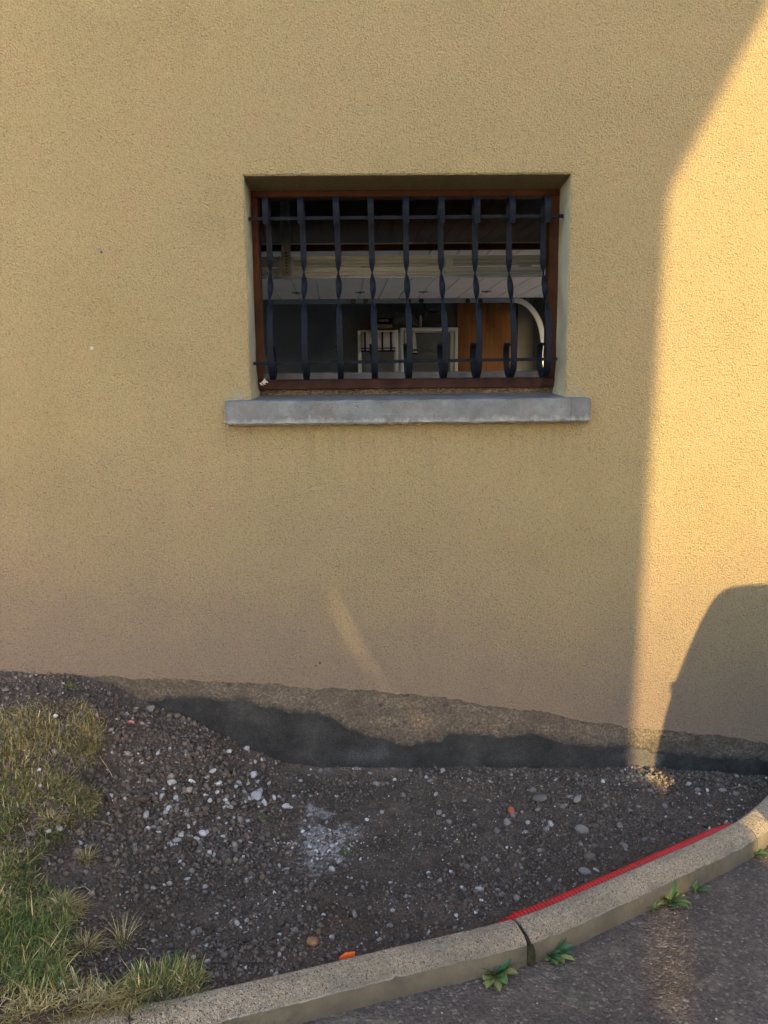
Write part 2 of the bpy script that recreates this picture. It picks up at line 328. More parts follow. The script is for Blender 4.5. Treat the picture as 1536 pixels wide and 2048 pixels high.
# ------------------------------------------------------------------ object helpers
def mesh(name, verts, faces, mats, smooth=False, tint=None, fmat=None):
    me = bpy.data.meshes.new(name)
    v = np.asarray(verts, float)
    if isinstance(faces, np.ndarray):
        nf, k = faces.shape
        me.vertices.add(len(v)); me.vertices.foreach_set('co', v.ravel().astype('f'))
        me.loops.add(nf*k); me.loops.foreach_set('vertex_index', faces.ravel().astype('i'))
        me.polygons.add(nf); me.polygons.foreach_set('loop_start', np.arange(0, nf*k, k, dtype='i')); me.update(calc_edges=True)
    else:
        me.from_pydata([tuple(x) for x in v], [], [tuple(f) for f in faces]); me.update()
    for m in (mats if isinstance(mats, (list, tuple)) else [mats]): me.materials.append(m)
    if smooth: me.polygons.foreach_set('use_smooth', np.ones(len(me.polygons), bool))
    if fmat is not None: me.polygons.foreach_set('material_index', np.asarray(fmat, 'i'))
    if tint is not None:
        a = me.color_attributes.new('tint', 'FLOAT_COLOR', 'POINT'); t = np.ones((len(v), 4)); t[:, :3] = tint
        a.data.foreach_set('color', t.ravel().astype('f'))
    return me
def link(name, me, parent=None, loc=None):
    o = bpy.data.objects.new(name, me); COL.objects.link(o)
    if parent is not None: o.parent = parent
    if loc is not None: o.location = tuple(loc)
    return o
def wloc(o):
    p = Vector((0, 0, 0))
    while o is not None: p = p + o.location; o = o.parent
    return np.array(p)
def part(name, verts, faces, mat, parent, **k):      # world-space vertices -> child mesh
    v = np.asarray(verts, float) - wloc(parent)
    return link(name, mesh(name, v, faces, mat, **k), parent)
def tag(o, label, cat, group=None, kind=None):
    if label: o['label'] = label
    if cat: o['category'] = cat
    if group: o['group'] = group
    if kind: o['kind'] = kind
    return o
def thing(name, loc, label, cat, group=None):
    return tag(link(name, None, None, loc), label, cat, group)
def solid(name, verts, faces, mat, label, cat, group=None, origin=None, **k):   # thing that is one mesh
    v = np.asarray(verts, float)
    if origin is None: origin = np.array([v[:, 0].mean(), v[:, 1].mean(), v[:, 2].min()])
    o = link(name, mesh(name, v-origin, faces, mat, **k), None, origin)
    return tag(o, label, cat, group)
def structure(name, verts, faces, mat, **k):
    o = link(name, mesh(name, verts, faces, mat, **k)); o['kind'] = 'structure'; return o
BOXF = [(0, 3, 2, 1), (4, 5, 6, 7), (0, 1, 5, 4), (1, 2, 6, 5), (2, 3, 7, 6), (3, 0, 4, 7)]
class MB:
    def __init__(s): s.v = []; s.f = []
    def add(s, v, f):
        n = len(s.v); s.v += [tuple(x) for x in v]; s.f += [tuple(i+n for i in q) for q in f]; return s
    def box(s, x0, x1, y0, y1, z0, z1):
        return s.add([(x0, y0, z0), (x1, y0, z0), (x1, y1, z0), (x0, y1, z0), (x0, y0, z1), (x1, y0, z1), (x1, y1, z1), (x0, y1, z1)], BOXF)
    def bbox(s, x0, x1, y0, y1, z0, z1, b=0.003):      # box with chamfered edges
        x = [x0, x0+b, x1-b, x1]; y = [y0, y0+b, y1-b, y1]; z = [z0, z0+b, z1-b, z1]
        P = {}; vs = []
        def g(i, j, k):
            if (i, j, k) not in P: P[(i, j, k)] = len(vs); vs.append((x[i], y[j], z[k]))
            return P[(i, j, k)]
        fs = []
        for a, c in ((0, 1), (3, 2)):
            fs.append([g(a, 1, 1), g(a, 2, 1), g(a, 2, 2), g(a, 1, 2)][::1 if a else -1])
            fs.append([g(1, a, 1), g(2, a, 1), g(2, a, 2), g(1, a, 2)][::-1 if a else 1])
            fs.append([g(1, 1, a), g(2, 1, a), g(2, 2, a), g(1, 2, a)][::1 if a else -1])
        for i in (0, 3):
            for j in (0, 3):
                ii = 1 if i == 0 else 2; jj = 1 if j == 0 else 2
                fs.append([g(i, jj, 1), g(i, jj, 2), g(ii, j, 2), g(ii, j, 1)])
                fs.append([g(i, 1, jj), g(i, 2, jj), g(ii, 2, j), g(ii, 1, j)])
                fs.append([g(1, i, jj), g(2, i, jj), g(2, ii, j), g(1, ii, j)])
        for i in (0, 3):
            for j in (0, 3):
                for k in (0, 3):
                    ii = 1 if i == 0 else 2; jj = 1 if j == 0 else 2; kk = 1 if k == 0 else 2
                    fs.append([g(i, jj, kk), g(ii, j, kk), g(ii, jj, k)])
        return s.add(vs, fs)
    def tube(s, pts, r, n=8, cap=True):
        pts = [np.asarray(p, float) for p in pts]; rr = r if hasattr(r, '__len__') else [r]*len(pts); rings = []
        up = np.array([0.13, 0.21, 0.97])
        for i, p in enumerate(pts):
            t = pts[min(i+1, len(pts)-1)]-pts[max(i-1, 0)]; t = t/(np.linalg.norm(t)+1e-12)
            a = np.cross(t, up); 
            if np.linalg.norm(a) < 1e-3: a = np.cross(t, (1, 0, 0))
            a /= np.linalg.norm(a); b = np.cross(t, a)
            rings.append([p+rr[i]*(math.cos(2*math.pi*k/n)*a+math.sin(2*math.pi*k/n)*b) for k in range(n)])
        v = [q for g in rings for q in g]; f = []
        for i in range(len(pts)-1):
            for k in range(n): f.append((i*n+k, i*n+(k+1) % n, (i+1)*n+(k+1) % n, (i+1)*n+k))
        if cap: f.append(tuple(range(n))[::-1]); f.append(tuple((len(pts)-1)*n+k for k in range(n)))
        return s.add(v, f)
    def lathe(s, c, prof, n=20, axis='z'):
        v = []; f = []
        for (r, h) in prof:
            for k in range(n):
                a = 2*math.pi*k/n; q = (r*math.cos(a), r*math.sin(a), h)
                if axis == 'y': q = (q[0], q[2], q[1])
                if axis == 'x': q = (q[2], q[0], q[1])
                v.append((c[0]+q[0], c[1]+q[1], c[2]+q[2]))
        for i in range(len(prof)-1):
            for k in range(n): f.append((i*n+k, i*n+(k+1) % n, (i+1)*n+(k+1) % n, (i+1)*n+k))
        f.append(tuple(range(n))); f.append(tuple((len(prof)-1)*n+k for k in range(n)))
        return s.add(v, f)
    def prism(s, poly, d):                            # polygon (3-D points) extruded by vector d
        n = len(poly); p = [np.asarray(q, float) for q in poly]
        v = p+[q+np.asarray(d) for q in p]; f = [tuple(range(n)), tuple(range(2*n-1, n-1, -1))]
        for i in range(n): f.append((i, i+n, (i+1) % n+n, (i+1) % n))
        return s.add(v, f)
    def part(s, name, mat, parent, **k): return part(name, s.v, s.f, mat, parent, **k)
    def solid(s, name, mat, label, cat, group=None, **k): return solid(name, s.v, s.f, mat, label, cat, group, **k)

# ------------------------------------------------------------------ kerb line and terrain
KB, KS = -1.27, -0.03                                  # kerb crown: z = KB + KS x
kp = np.array([[-5.0, -2.40], [-3.0, -2.12], [-1.6, -1.80], [-0.8, -1.62]] + [list(PL(*q, KB, KS)[:2]) for q in ((130, 2030), (268, 2010), (674, 1917), (900, 1862), (1025, 1839), (1168, 1777), (1342, 1700), (1459, 1651), (1511, 1610), (1536, 1589))] + [[1.93, -0.27], [2.10, -0.02], [2.30, 0.32]])
_s = np.concatenate([[0], np.cumsum(np.hypot(*np.diff(kp, axis=0).T))])
sf = np.linspace(0, _s[-1], 700)
def smooth1(a, w):
    k = np.hanning(w+2)[1:-1]; k /= k.sum(); p = np.concatenate([2*a[0]-a[1:w][::-1], a, 2*a[-1]-a[-w:-1][::-1]]); return np.convolve(p, k, 'same')[w-1:-(w-1)]
KX = smooth1(np.interp(sf, _s, kp[:, 0]), 45); KY = smooth1(np.interp(sf, _s, kp[:, 1]), 45)
KTX = np.gradient(KX); KTY = np.gradient(KY); _l = np.hypot(KTX, KTY); KTX /= _l; KTY /= _l
KNX, KNY = KTY, -KTX                                   # towards the asphalt
def yk(x): return np.interp(x, KX, KY)                 # kerb back edge
wall_contact = np.array([[-5, -1.0], [-2, -1.0]] + [list(V(*q)[[0, 2]]) for q in ((0, 1345), (150, 1351), (225, 1368), (300, 1408), (400, 1450), (480, 1490), (560, 1522), (640, 1534), (900, 1535), (1290, 1534), (1450, 1546), (1536, 1556))] + [[2.4, -1.56]])
def Hbase(x, y):
    x = np.asarray(x, float); y = np.asarray(y, float)
    t = np.clip(y/np.minimum(yk(x), -0.02), 0, 1.15)
    hw = np.interp(x, wall_contact[:, 0], wall_contact[:, 1])
    hk = KB+KS*x-np.interp(x, [-0.5, -0.1, 0.4, 1.0, 1.7, 2.2], [0.0, 0.012, 0.03, 0.055, 0.105, 0.12])
    # beside the wall the ground keeps the wall-side level a little before climbing to the kerb
    hw2 = np.interp(x+0.10*t-0.02*np.sin(9*t), wall_contact[:, 0], wall_contact[:, 1])
    s = sstep(0.0, 1.0, t)*0.6+t*0.4
    h = hw2*(1-s)+hk*s + (hw-hw2)*np.clip(1-t*12, 0, 1)
    dug = sstep(-0.62, -0.30, x)*(1-sstep(0.5, 1.5, x))
    h = h-0.045*np.sin(np.pi*np.clip(t, 0, 1))*dug
    return h
def H(x, y):
    h = Hbase(x, y)
    px, py = proj(np.stack([x+0*y, y+0*x, h], -1))
    g = in_poly(px, py, GRASS)*1.0
    a = (vn(x*4, y*4, 0)-.5)*0.030+(vn(x*11, y*11, 1)-.5)*0.018+(vn(x*30, y*30, 2)-.5)*0.010+(vn(x*75, y*75, 3)-.5)*0.006
    e = np.clip(-y/0.05, 0.25, 1)
    return h+a*e+g*0.018
GRASS = [(-1600, 1440), (0, 1425), (60, 1408), (140, 1402), (198, 1428), (214, 1470), (190, 1525), (140, 1556), (205, 1590), (188, 1640), (140, 1662), (100, 1700), (62, 1738), (96, 1778), (150, 1825), (130, 1900), (122, 1962), (230, 1990), (290, 1945), (400, 1955), (404, 1982), (280, 2012), (150, 2034), (100, 2060), (-200, 2330), (-1600, 2900)]
def G(px, py):                                         # photo point -> point on the soil
    z = -1.4
    for _ in range(14):
        p = PL(px, py, z); z = 0.5*z+0.5*float(H(np.array([p[0]]), np.array([min(p[1], -0.004)]))[0])
    p = PL(px, py, z); return p

# ------------------------------------------------------------------ THE SETTING
AB = KB-0.083                                           # asphalt: z = AB + KS x
o = [(KX+0.03*KNX), (KY+0.03*KNY)]
na = 240; ii = np.linspace(0, 699, na).astype(int); offs = np.array([0, 0.12, 0.3, 0.6, 1.1, 2.0, 4.0, 10.0, 30.0])
vs = []
ang = np.linspace(R(200), R(410), na)
for k, d in enumerate(offs):
    w = min(1, d/4.0)
    bx = o[0][ii]; by = o[1][ii]
    fx = KNX[ii]*(1-w)+np.cos(ang)*w; fy = KNY[ii]*(1-w)+np.sin(ang)*w
    x = bx+fx*d; y = by+fy*d
    z = AB+KS*np.clip(x, -6, 6)+(vn(x*2.5, y*2.5, 4)-.5)*0.02*min(1, d*6+.2)-0.006*d/(1+d)
    vs.append(np.stack([x, y, z], -1))
vs = np.concatenate(vs); q = []
for k in range(len(offs)-1):
    a = np.arange(na-1)+k*na; q.append(np.stack([a, a+na, a+na+1, a+1], -1))
structure('asphalt_drive', vs, np.concatenate(q), M['asphalt'], smooth=True)
gx = 90; structure('ground', [(-gx, -gx, -1.85), (gx, -gx, -1.85), (gx, gx, -1.85), (-gx, gx, -1.85)], [(0, 1, 2, 3)], M['field'])

ap = [(2.46, 0.9, AB+KS*2.46+.02), (7.5, 0.9, AB+KS*6+.02), (7.5, 5.2, AB+KS*6+.02), (2.16, 5.2, AB+KS*2.16+.02)]
structure('garage_bounce_slab', ap+[(x, y, z-.15) for x, y, z in ap], BOXF, M['bounce_slab'])  # pale slab added outside the door to bounce sunlight into the garage

# soil between wall and kerb
xs = np.concatenate([np.linspace(-5, -1.35, 40)[:-1], np.arange(-1.35, 2.10, 0.0065)]); ts = np.linspace(0, 1.0, 230)
X = np.repeat(xs[:, None], len(ts), 1); Y = ts[None]*(yk(xs)-0.05)[:, None] + 0.02*(1-ts[None]); Z = H(X, Y)
edge = (ts[None] > 0.999); Z = Z-0.25*edge
px, py = proj(np.stack([X, Y, Z], -1))
n1 = vn(X*6, Y*6, 5); n2 = vn(X*22, Y*22, 6); n3 = vn(X*2.2+9, Y*2.2, 7)
tint = np.stack([0.093+0*X, 0.070+0*X, 0.055+0*X], -1)*(0.45+0.45*n1+0.45*n2+.35*vn(X*48, Y*48, 4))[..., None]
red = (sstep(0.5, 1.0, Y/yk(X[:, :1]))*sstep(0.2, 0.9, n3+0.2))[..., None]
tint = tint*(1-red*0.5)+np.array([0.090, 0.050, 0.034])*red*0.5
def blob(cx, cy, rx, ry, k):
    p = G(cx, cy); e = np.hypot((X-p[0])/rx, (Y-p[1])/ry)+ (vn(X*14, Y*14, 1)-.5)*1.3+(vn(X*55, Y*55, 2)-.5)*1.1
    return (k*(1-sstep(0.35, 1.15, e)))[..., None]
for cx, cy, rx, ry, k in ((648, 1690, .11, .10, .75), (640, 1625, .055, .05, .6), (625, 1735, .07, .04, .6), (705, 1668, .05, .06, .45), (730, 1530, .16, .035, .35), (1206, 1558, .05, .02, .5), (205, 1675, .05, .06, .2)):
    b = blob(cx, cy, rx, ry, k); b = b*(.35+.85*vn(X*70, Y*70, 7))[..., None]; tint = tint*(1-b)+np.array([0.44, 0.41, 0.405])*b
b = blob(1288, 1556, .085, .05, .6); tint = tint*(1-b)+np.array([0.24, 0.185, 0.13])*b  # pale sandy patch painted to brighten the sunlit spot at the wall foot
ni, nj = X.shape; a = (np.arange(ni-1)[:, None]*nj+np.arange(nj-1)[None]).ravel()
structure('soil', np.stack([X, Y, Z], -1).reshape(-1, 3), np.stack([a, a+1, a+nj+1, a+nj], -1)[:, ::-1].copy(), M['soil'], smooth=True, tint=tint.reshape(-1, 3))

# ------------------------------------------------------------------ THE HOUSE (wall first, then window, sill and grille)
house = thing('house', (0.5, 0, -1.5), 'ochre rendered house wall with a barred garage window and dark stained foot', 'house')
WL, WR, WTOP = -5.0, 2.20, 3.4
wx0, wx1 = 0.0, 1.15; wz0, wz1 = V(815, 798)[2], 0.7814
foot_px = [(0, 1343), (120, 1350), (220, 1354), (320, 1359), (400, 1363), (480, 1367), (560, 1371), (660, 1377), (760, 1381), (860, 1394), (960, 1409), (1080, 1424), (1200, 1446), (1320, 1463), (1420, 1471), (1536, 1486)]
fa = np.array([V(*q)[[0, 2]] for q in foot_px]); fa = np.concatenate([[[-5, -1.0]], fa, [[2.3, fa[-1, 1]-0.04]]])
coat_px = [(250, 1420), (330, 1399), (400, 1394), (480, 1403), (545, 1420), (640, 1426), (690, 1452), (730, 1475), (800, 1490), (880, 1488), (900, 1468), (960, 1472), (1000, 1478), (1040, 1468), (1100, 1480), (1180, 1497), (1262, 1498), (1310, 1505), (1420, 1515), (1536, 1525)]
ca = np.array([V(*q)[[0, 2]] for q in coat_px]); ca = np.concatenate([[[-5, -1.35], [-0.75, -1.3]], ca, [[2.3, ca[-1, 1]-0.03]]])
cols = np.arange(WL, WR+1e-6, 0.006); cols[-1] = WR
footz = np.interp(cols, fa[:, 0], fa[:, 1])+(vn(cols*14, cols*0, 2)-.5)*0.012+(vn(cols*70, cols*0+3, 3)-.5)*0.007
coatz = np.interp(cols, ca[:, 0], ca[:, 1])+(vn(cols*18, cols*0, 4)-.5)*0.020+(vn(cols*55, cols*0+3, 5)-.5)*0.009+(vn(cols*150, cols*0+7, 6)-.5)*0.004
def strip(z0, z1, y0, y1, lip='bottom', depth=0.004):
    """upright sheet between two height profiles, with a lip on one edge"""
    n = len(cols); v = np.concatenate([np.stack([cols, np.full(n, y0), z0], -1), np.stack([cols, np.full(n, y1), z1], -1)])
    e = z0 if lip == 'bottom' else z1; v = np.concatenate([v, np.stack([cols, np.full(n, y0+depth), e], -1)])
    a = np.arange(n-1); f = [np.stack([a, a+1, a+n+1, a+n], -1)]
    f.append(np.stack([a+2*n, a+2*n+1, a+1, a], -1) if lip == 'bottom' else np.stack([a+n, a+n+1, a+2*n+1, a+2*n], -1))
    return v, np.concatenate(f)
mb = MB()
v, f = strip(footz, np.full(len(cols), -0.6), 0, 0, 'bottom', 0.0024)
ZT = -0.6
mb.add(v, f)
B = 0.006                                              # worn arris of the opening
def q4(x0, x1, z0, z1): mb.add([(x0, 0, z0), (x1, 0, z0), (x1, 0, z1), (x0, 0, z1)], [(0, 1, 2, 3)])
q4(WL, wx0-B, ZT, WTOP); q4(wx1+B, WR, ZT, WTOP); q4(wx0-B, wx1+B, ZT, wz0); q4(wx0-B, wx1+B, wz1+B, WTOP)
# chamfers and the far side of the corner
mb.add([(wx0-B, 0, wz0), (wx0-B, 0, wz1+B), (wx0, B, wz1), (wx0, B, wz0)], [(0, 3, 2, 1)])
mb.add([(wx1+B, 0, wz0), (wx1+B, 0, wz1+B), (wx1, B, wz1), (wx1, B, wz0)], [(0, 1, 2, 3)])
mb.add([(wx0-B, 0, wz1+B), (wx1+B, 0, wz1+B), (wx1, B, wz1), (wx0, B, wz1)], [(0, 1, 2, 3)])
DY0, DY1, DZ1 = 1.35, 3.95, 0.62                       # garage door opening in the side wall
mb.add([(WR, 0, -1.9), (WR, DY0, -1.9), (WR, DY0, WTOP), (WR, 0, WTOP)], [(0, 1, 2, 3)])
mb.add([(WR, DY1, -1.9), (WR, 6, -1.9), (WR, 6, WTOP), (WR, DY1, WTOP)], [(0, 1, 2, 3)])
mb.add([(WR, DY0, DZ1), (WR, DY1, DZ1), (WR, DY1, WTOP), (WR, DY0, WTOP)], [(0, 1, 2, 3)])
mb.part('rendered_wall', M['stucco'], house)
RD = 0.177                                             # depth of the reveal
mb = MB(); SB = wz1-0.016                              # soffit falls slightly inwards
mb.add([(wx0, B, wz1), (wx1, B, wz1), (wx1, RD, SB), (wx0, RD, SB)], [(0, 1, 2, 3)])
mb.part('window_soffit', M['stucco'], house)
for x in (wx0, wx1):
    mb = MB(); n = 26; zz = np.linspace(wz0-0.02, wz1, n); yy = np.linspace(B, RD, 8); vv = []
    for a_ in zz:
        for b_ in yy:
            lump = 0.010*sstep(0.14, 0.0, a_-wz0)*sstep(0.02, 0.12, b_)
            vv.append((x+(1 if x == wx0 else -1)*(lump*(0.4+vn(a_*40, b_*40, 1))+0.003*(vn(a_*14, b_*14, 2)-.5)*min(1, b_/0.05)), b_, a_-(0.016*(b_-B)/(RD-B) if a_ == zz[-1] else 0)))
    ff = [(i*8+j, i*8+j+1, (i+1)*8+j+1, (i+1)*8+j) for i in range(n-1) for j in range(7)]
    mb.add(vv, ff).part('window_reveal', M['plaster'], house, smooth=True)
nr = 18; zz = (coatz-.03)[None]+(footz+.03-coatz+.03)[None]*np.linspace(0, 1, nr)[:, None]; zz[0] = -1.9; ncol = len(cols)
v = np.stack([np.repeat(cols[None], nr, 0), np.full_like(zz, .0022), zz], -1).reshape(-1, 3); a = (np.arange(nr-1)[:, None]*ncol+np.arange(ncol-1)[None]).ravel()
st = np.stack([np.exp(-np.clip(zz-coatz[None], 0, 1)/.028)*.75, np.exp(-np.clip(footz[None]-zz, 0, 1)/.030)*(.30+.5*vn(cols*5, cols*0+1, 3))[None], zz*0], -1).reshape(-1, 3)
part('stained_base', v, np.stack([a, a+1, a+ncol+1, a+ncol], -1), M['base'], house, tint=st)
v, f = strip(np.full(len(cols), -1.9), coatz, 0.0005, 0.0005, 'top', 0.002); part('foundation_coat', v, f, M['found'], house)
# roof over everything
mb = MB(); mb.box(WL-0.3, WR+0.3, 0.02, 6.3, WTOP, WTOP+0.2); mb.part('roof', M['rooftile'], house)

# sill
sx0, sx1 = V(450, 828, -0.045)[0], V(1182, 818, -0.045)[0]; szt, szb = V(815, 799.5, -0.045)[2], V(815, 847.5, -0.045)[2]
szk = V(815, 788, RD)[2]
nx_, prof = 150, []
pr = [(0.02, szb), (-0.038, szb), (-0.045, szb+0.007), (-0.045, szb+0.03), (-0.045, szb+0.055), (-0.045, szt-0.005), (-0.040, szt), (0.0, szt+(szk-szt)*0.22), (0.09, szt+(szk-szt)*0.6), (RD+0.06, szk+0.002)]
vv = []; xsill = np.linspace(sx0, sx1, nx_)
for i, x in enumerate(xsill):
    for j, (y, z) in enumerate(pr):
        am = 0.0035 if j in (1, 2, 5, 6) else 0.001
        e = max(0, 1-min(x-sx0, sx1-x)/0.006)
        jit = (vn(x*60+j*7, j*3.1, 2)-.5)*am + (-0.004 if (j in (1, 2) and vn(x*45, 8.5, 4) > 0.80) else 0)*(-1 if j < 3 else 1)
        vv.append((x, y+jit*0.6+e*0.004*(1 if j < 7 else 0), z+jit+(0.004*e if j < 4 else -0.003*e)))
m_ = len(pr); ff = [(i*m_+j, i*m_+j+1, (i+1)*m_+j+1, (i+1)*m_+j) for i in range(nx_-1) for j in range(m_-1)]
ff += [tuple(range(m_))[::-1], tuple((nx_-1)*m_+j for j in range(m_))]
ff = [tuple(reversed(t)) for t in ff]
part('window_sill', vv, ff, M['sill'], house)

# timber window frame, standing open (no leaf in it)
wf = link('window_frame', None, house, np.array([wx0, RD, wz0])-np.array(house.location))
def Z_(px, py, y): return V(px, py, y)[2]
fy0, fy1 = RD, RD+0.065
xa, xb = V(502, 560, RD)[0]-0.004, V(1117, 560, RD)[0]+0.004
xl, xr = V(518.5, 500, RD)[0], V(1098, 500, RD)[0]
zt0, zt1 = Z_(800, 393.5, RD), SB+0.003
zb0, zb1 = Z_(800, 777, RD), Z_(800, 758, RD)
MB().bbox(xa, xl, fy0, fy1, zb1-0.001, zt0+0.001, 0.004).part('frame_stile', M['frame'], wf)
MB().bbox(xr, xb, fy0, fy1, zb1-0.001, zt0+0.001, 0.004).part('frame_stile', M['frame'], wf)
MB().bbox(xa, xb, fy0-0.001, fy1, zt0, zt1, 0.004).part('frame_head', M['frame'], wf)
MB().bbox(xa, xb, fy0-0.012, fy1, zb0, zb1, 0.003).part('frame_bottom_rail', M['frame_low'], wf)
MB().bbox(xa, xb, fy0+0.012, fy1+0.05, zb1, Z_(800, 744, RD+0.01), 0.003).part('inner_rail', M['rail_in'], wf)
MB().box(xa, xb, fy0+0.02, fy1, szk-0.03, zb0).part('drip_recess', M['base'], wf)
for px in (603.5, 1024):
    p = V(px, 767.5 if px < 800 else 759.5, fy0-0.012)
    MB().lathe((p[0], fy0-0.0135, p[2]), [(0.0048, 0.0), (0.0048, 0.0015)], 14, 'y').part('screw_hole', M['hole'], wf)
p = V(527, 764, fy0-0.02)
mb = MB()
for k in range(9):
    a = RNG.random(3)-.5; c = p+np.array([a[0]*0.016, -0.004*RNG.random(), a[2]*0.011])
    mb.tube([c, c+(RNG.random(3)-.5)*0.020, c+(RNG.random(3)-.5)*0.018], [0.0028, 0.0024, 0.001], 5)
mb.part('plaster_drip', M['whitemetal'], wf)

# wrought grille
gr = link('window_grille', None, house, np.array([0.57, 0.06, 0.0])-np.array(house.location))
YB, YR, YF = 0.118, 0.085, -0.008
xt = [535.6, 604, 673.2, 741, 810, 879.8, 949, 1017.7, 1086.3]; xbm = [540, 609, 679.5, 749, 818.8, 890, 958.6, 1028, 1098]
zT = V(800, 395, 0.08)[2]; zTe = V(800, 447, 0.045)[2]; zL = V(800, 756, 0.05)[2]; zLt = V(800, 683, 0.1)[2]
zw0, zw1 = V(800, 516, YB)[2], V(800, 632, YB)[2]
def bar_path():
    P = []
    ct = (YB-0.040, zT-0.046)
    for a in np.linspace(200, 0, 17): P.append((ct[0]+0.040*math.cos(R(a)), ct[1]+0.046*math.sin(R(a)) if a <= 180 else ct[1]-0.012*(a-180)/20*2.2))
    P = [(y, z) for y, z in P]
    P[0] = (P[1][0]+0.006, zTe)
    r = (zLt-zL)/2; cl = (YF+r*0.95, zL+r)
    zA, zB = P[-1][1]-0.015, cl[1]+0.05
    for z in np.linspace(zA, zB, 60):
        t = (zA-z)/(zA-zB); P.append((YB+(YF-YB)*(sstep(0.30, 1.0, t)), z))
    for a in np.linspace(180, 470, 30): 
        k = 1.0 if a < 360 else 1-0.22*(a-360)/110
        P.append((cl[0]+0.95*r*k*math.cos(R(a)), cl[1]+r*k*math.sin(R(a))))
    return np.array(P)
BP = bar_path()
def bar_mesh(x_top, x_bot, w=0.0222, th=0.0055, wob=0.0):
    n = len(BP); V_ = []; zz = BP[:, 1]; x = np.interp(zz, [zL, zT], [x_bot, x_top])
    for i in range(n):
        t = np.array([0, *(BP[min(i+1, n-1)]-BP[max(i-1, 0)])]); t /= np.linalg.norm(t)
        S = np.array([1.0, 0, 0]); Nn = np.cross(t, S)
        # one full turn of twist halfway down
        a = 2*math.pi*float(np.clip((zz[i]-zw0)/(zw1-zw0), 0, 1)) if (17 <= i < 77) else 0.0
        s2 = S*math.cos(a)+Nn*math.sin(a); n2 = -S*math.sin(a)+Nn*math.cos(a)
        c = np.array([x[i]+wob*(i > 76)*(i-76)/30, BP[i, 0], zz[i]]); b = 0.0011
        for u, v_ in ((-1, -1), (1, -1), (1, 1), (-1, 1)):
            V_.append(c+s2*u*(w/2-b)+n2*v_*th/2); V_.append(c+s2*u*w/2+n2*v_*(th/2-b))
    order = [1, 0, 2, 3, 5, 4, 6, 7]
    F_ = []
    for i in range(n-1):
        for k in range(8):
            a, b_ = order[k], order[(k+1) % 8]; F_.append((i*8+a, i*8+b_, (i+1)*8+b_, (i+1)*8+a))
    F_.append(tuple(order)[::-1]); F_.append(tuple((n-1)*8+k for k in order))
    return V_, F_
for k in range(9):
    x0 = V(xt[k], 440, YB)[0]; x1 = V(xbm[k], 690, YF)[0]
    dx = x1-x0; x1 = x0+dx*1.35
    v, f = bar_mesh(x0, x1, wob=-0.006-0.010*(k/8))
    part('grille_bar', v, f, M['iron'], gr)
for (a, b, y) in (((497, 438), (1126.6, 432), YR), ((507, 727), (1114.5, 718), 0.055)):
    p, q = V(*a, y), V(*b, y); mb = MB()
    d = np.array([0, 0, 1.0]); s = 0.0058
    for_x = [p+(q-p)*t for t in np.linspace(0, 1, 2)]
    vv = [c+np.array([0, u*s, w_*s]) for c in for_x for u, w_ in ((-1, -1), (1, -1), (1, 1), (-1, 1))]
    mb.add(vv, [(0, 3, 2, 1), (4, 5, 6, 7)]+[(i, (i+1) % 4, (i+1) % 4+4, i+4) for i in range(4)])
    mb.part('grille_rod', M['iron'], gr)

# ------------------------------------------------------------------ THE GARAGE BEHIND THE WINDOW
IY0, IY1, IX0, IX1, IZ0, IZ1 = 0.30, 4.95, -1.25, 2.05, -1.45, 1.22
mb = MB()                                               # front wall, inside face, with the window hole, and the splay of the opening
def qy(x0, x1, z0, z1, y): mb.add([(x0, y, z0), (x1, y, z0), (x1, y, z1), (x0, y, z1)], [(0, 3, 2, 1)])
qy(IX0, wx0, IZ0, IZ1, IY0); qy(wx1, IX1, IZ0, IZ1, IY0); qy(wx0, wx1, IZ0, wz0-0.0, IY0); qy(wx0, wx1, SB, IZ1, IY0)
ya = fy0+0.004
mb.add([(wx0, ya, wz0-.03), (wx0, IY0, wz0-.03), (wx0, IY0, SB+.02), (wx0, ya, SB+.02)], [(0, 1, 2, 3)]); mb.add([(wx1, ya, wz0-.03), (wx1, IY0, wz0-.03), (wx1, IY0, SB+.02), (wx1, ya, SB+.02)], [(3, 2, 1, 0)])
mb.add([(wx0, ya, SB), (wx1, ya, SB), (wx1, IY0, SB), (wx0, IY0, SB)], [(0, 1, 2, 3)]); mb.add([(wx0, fy1, wz0), (wx1, fy1, wz0), (wx1, IY0, wz0), (wx0, IY0, wz0)], [(3, 2, 1, 0)])
mb.add([(IX0, IY0, IZ0), (IX0, IY1, IZ0), (IX0, IY1, IZ1), (IX0, IY0, IZ1)], [(0, 1, 2, 3)])
mb.add([(IX0, IY1, IZ0), (IX1, IY1, IZ0), (IX1, IY1, IZ1), (IX0, IY1, IZ1)], [(0, 1, 2, 3)])
for (y0, y1, z0, z1) in ((IY0, DY0, IZ0, IZ1), (DY1, IY1, IZ0, IZ1), (DY0, DY1, DZ1, IZ1)):
    mb.add([(IX1, y0, z0), (IX1, y1, z0), (IX1, y1, z1), (IX1, y0, z1)], [(3, 2, 1, 0)])
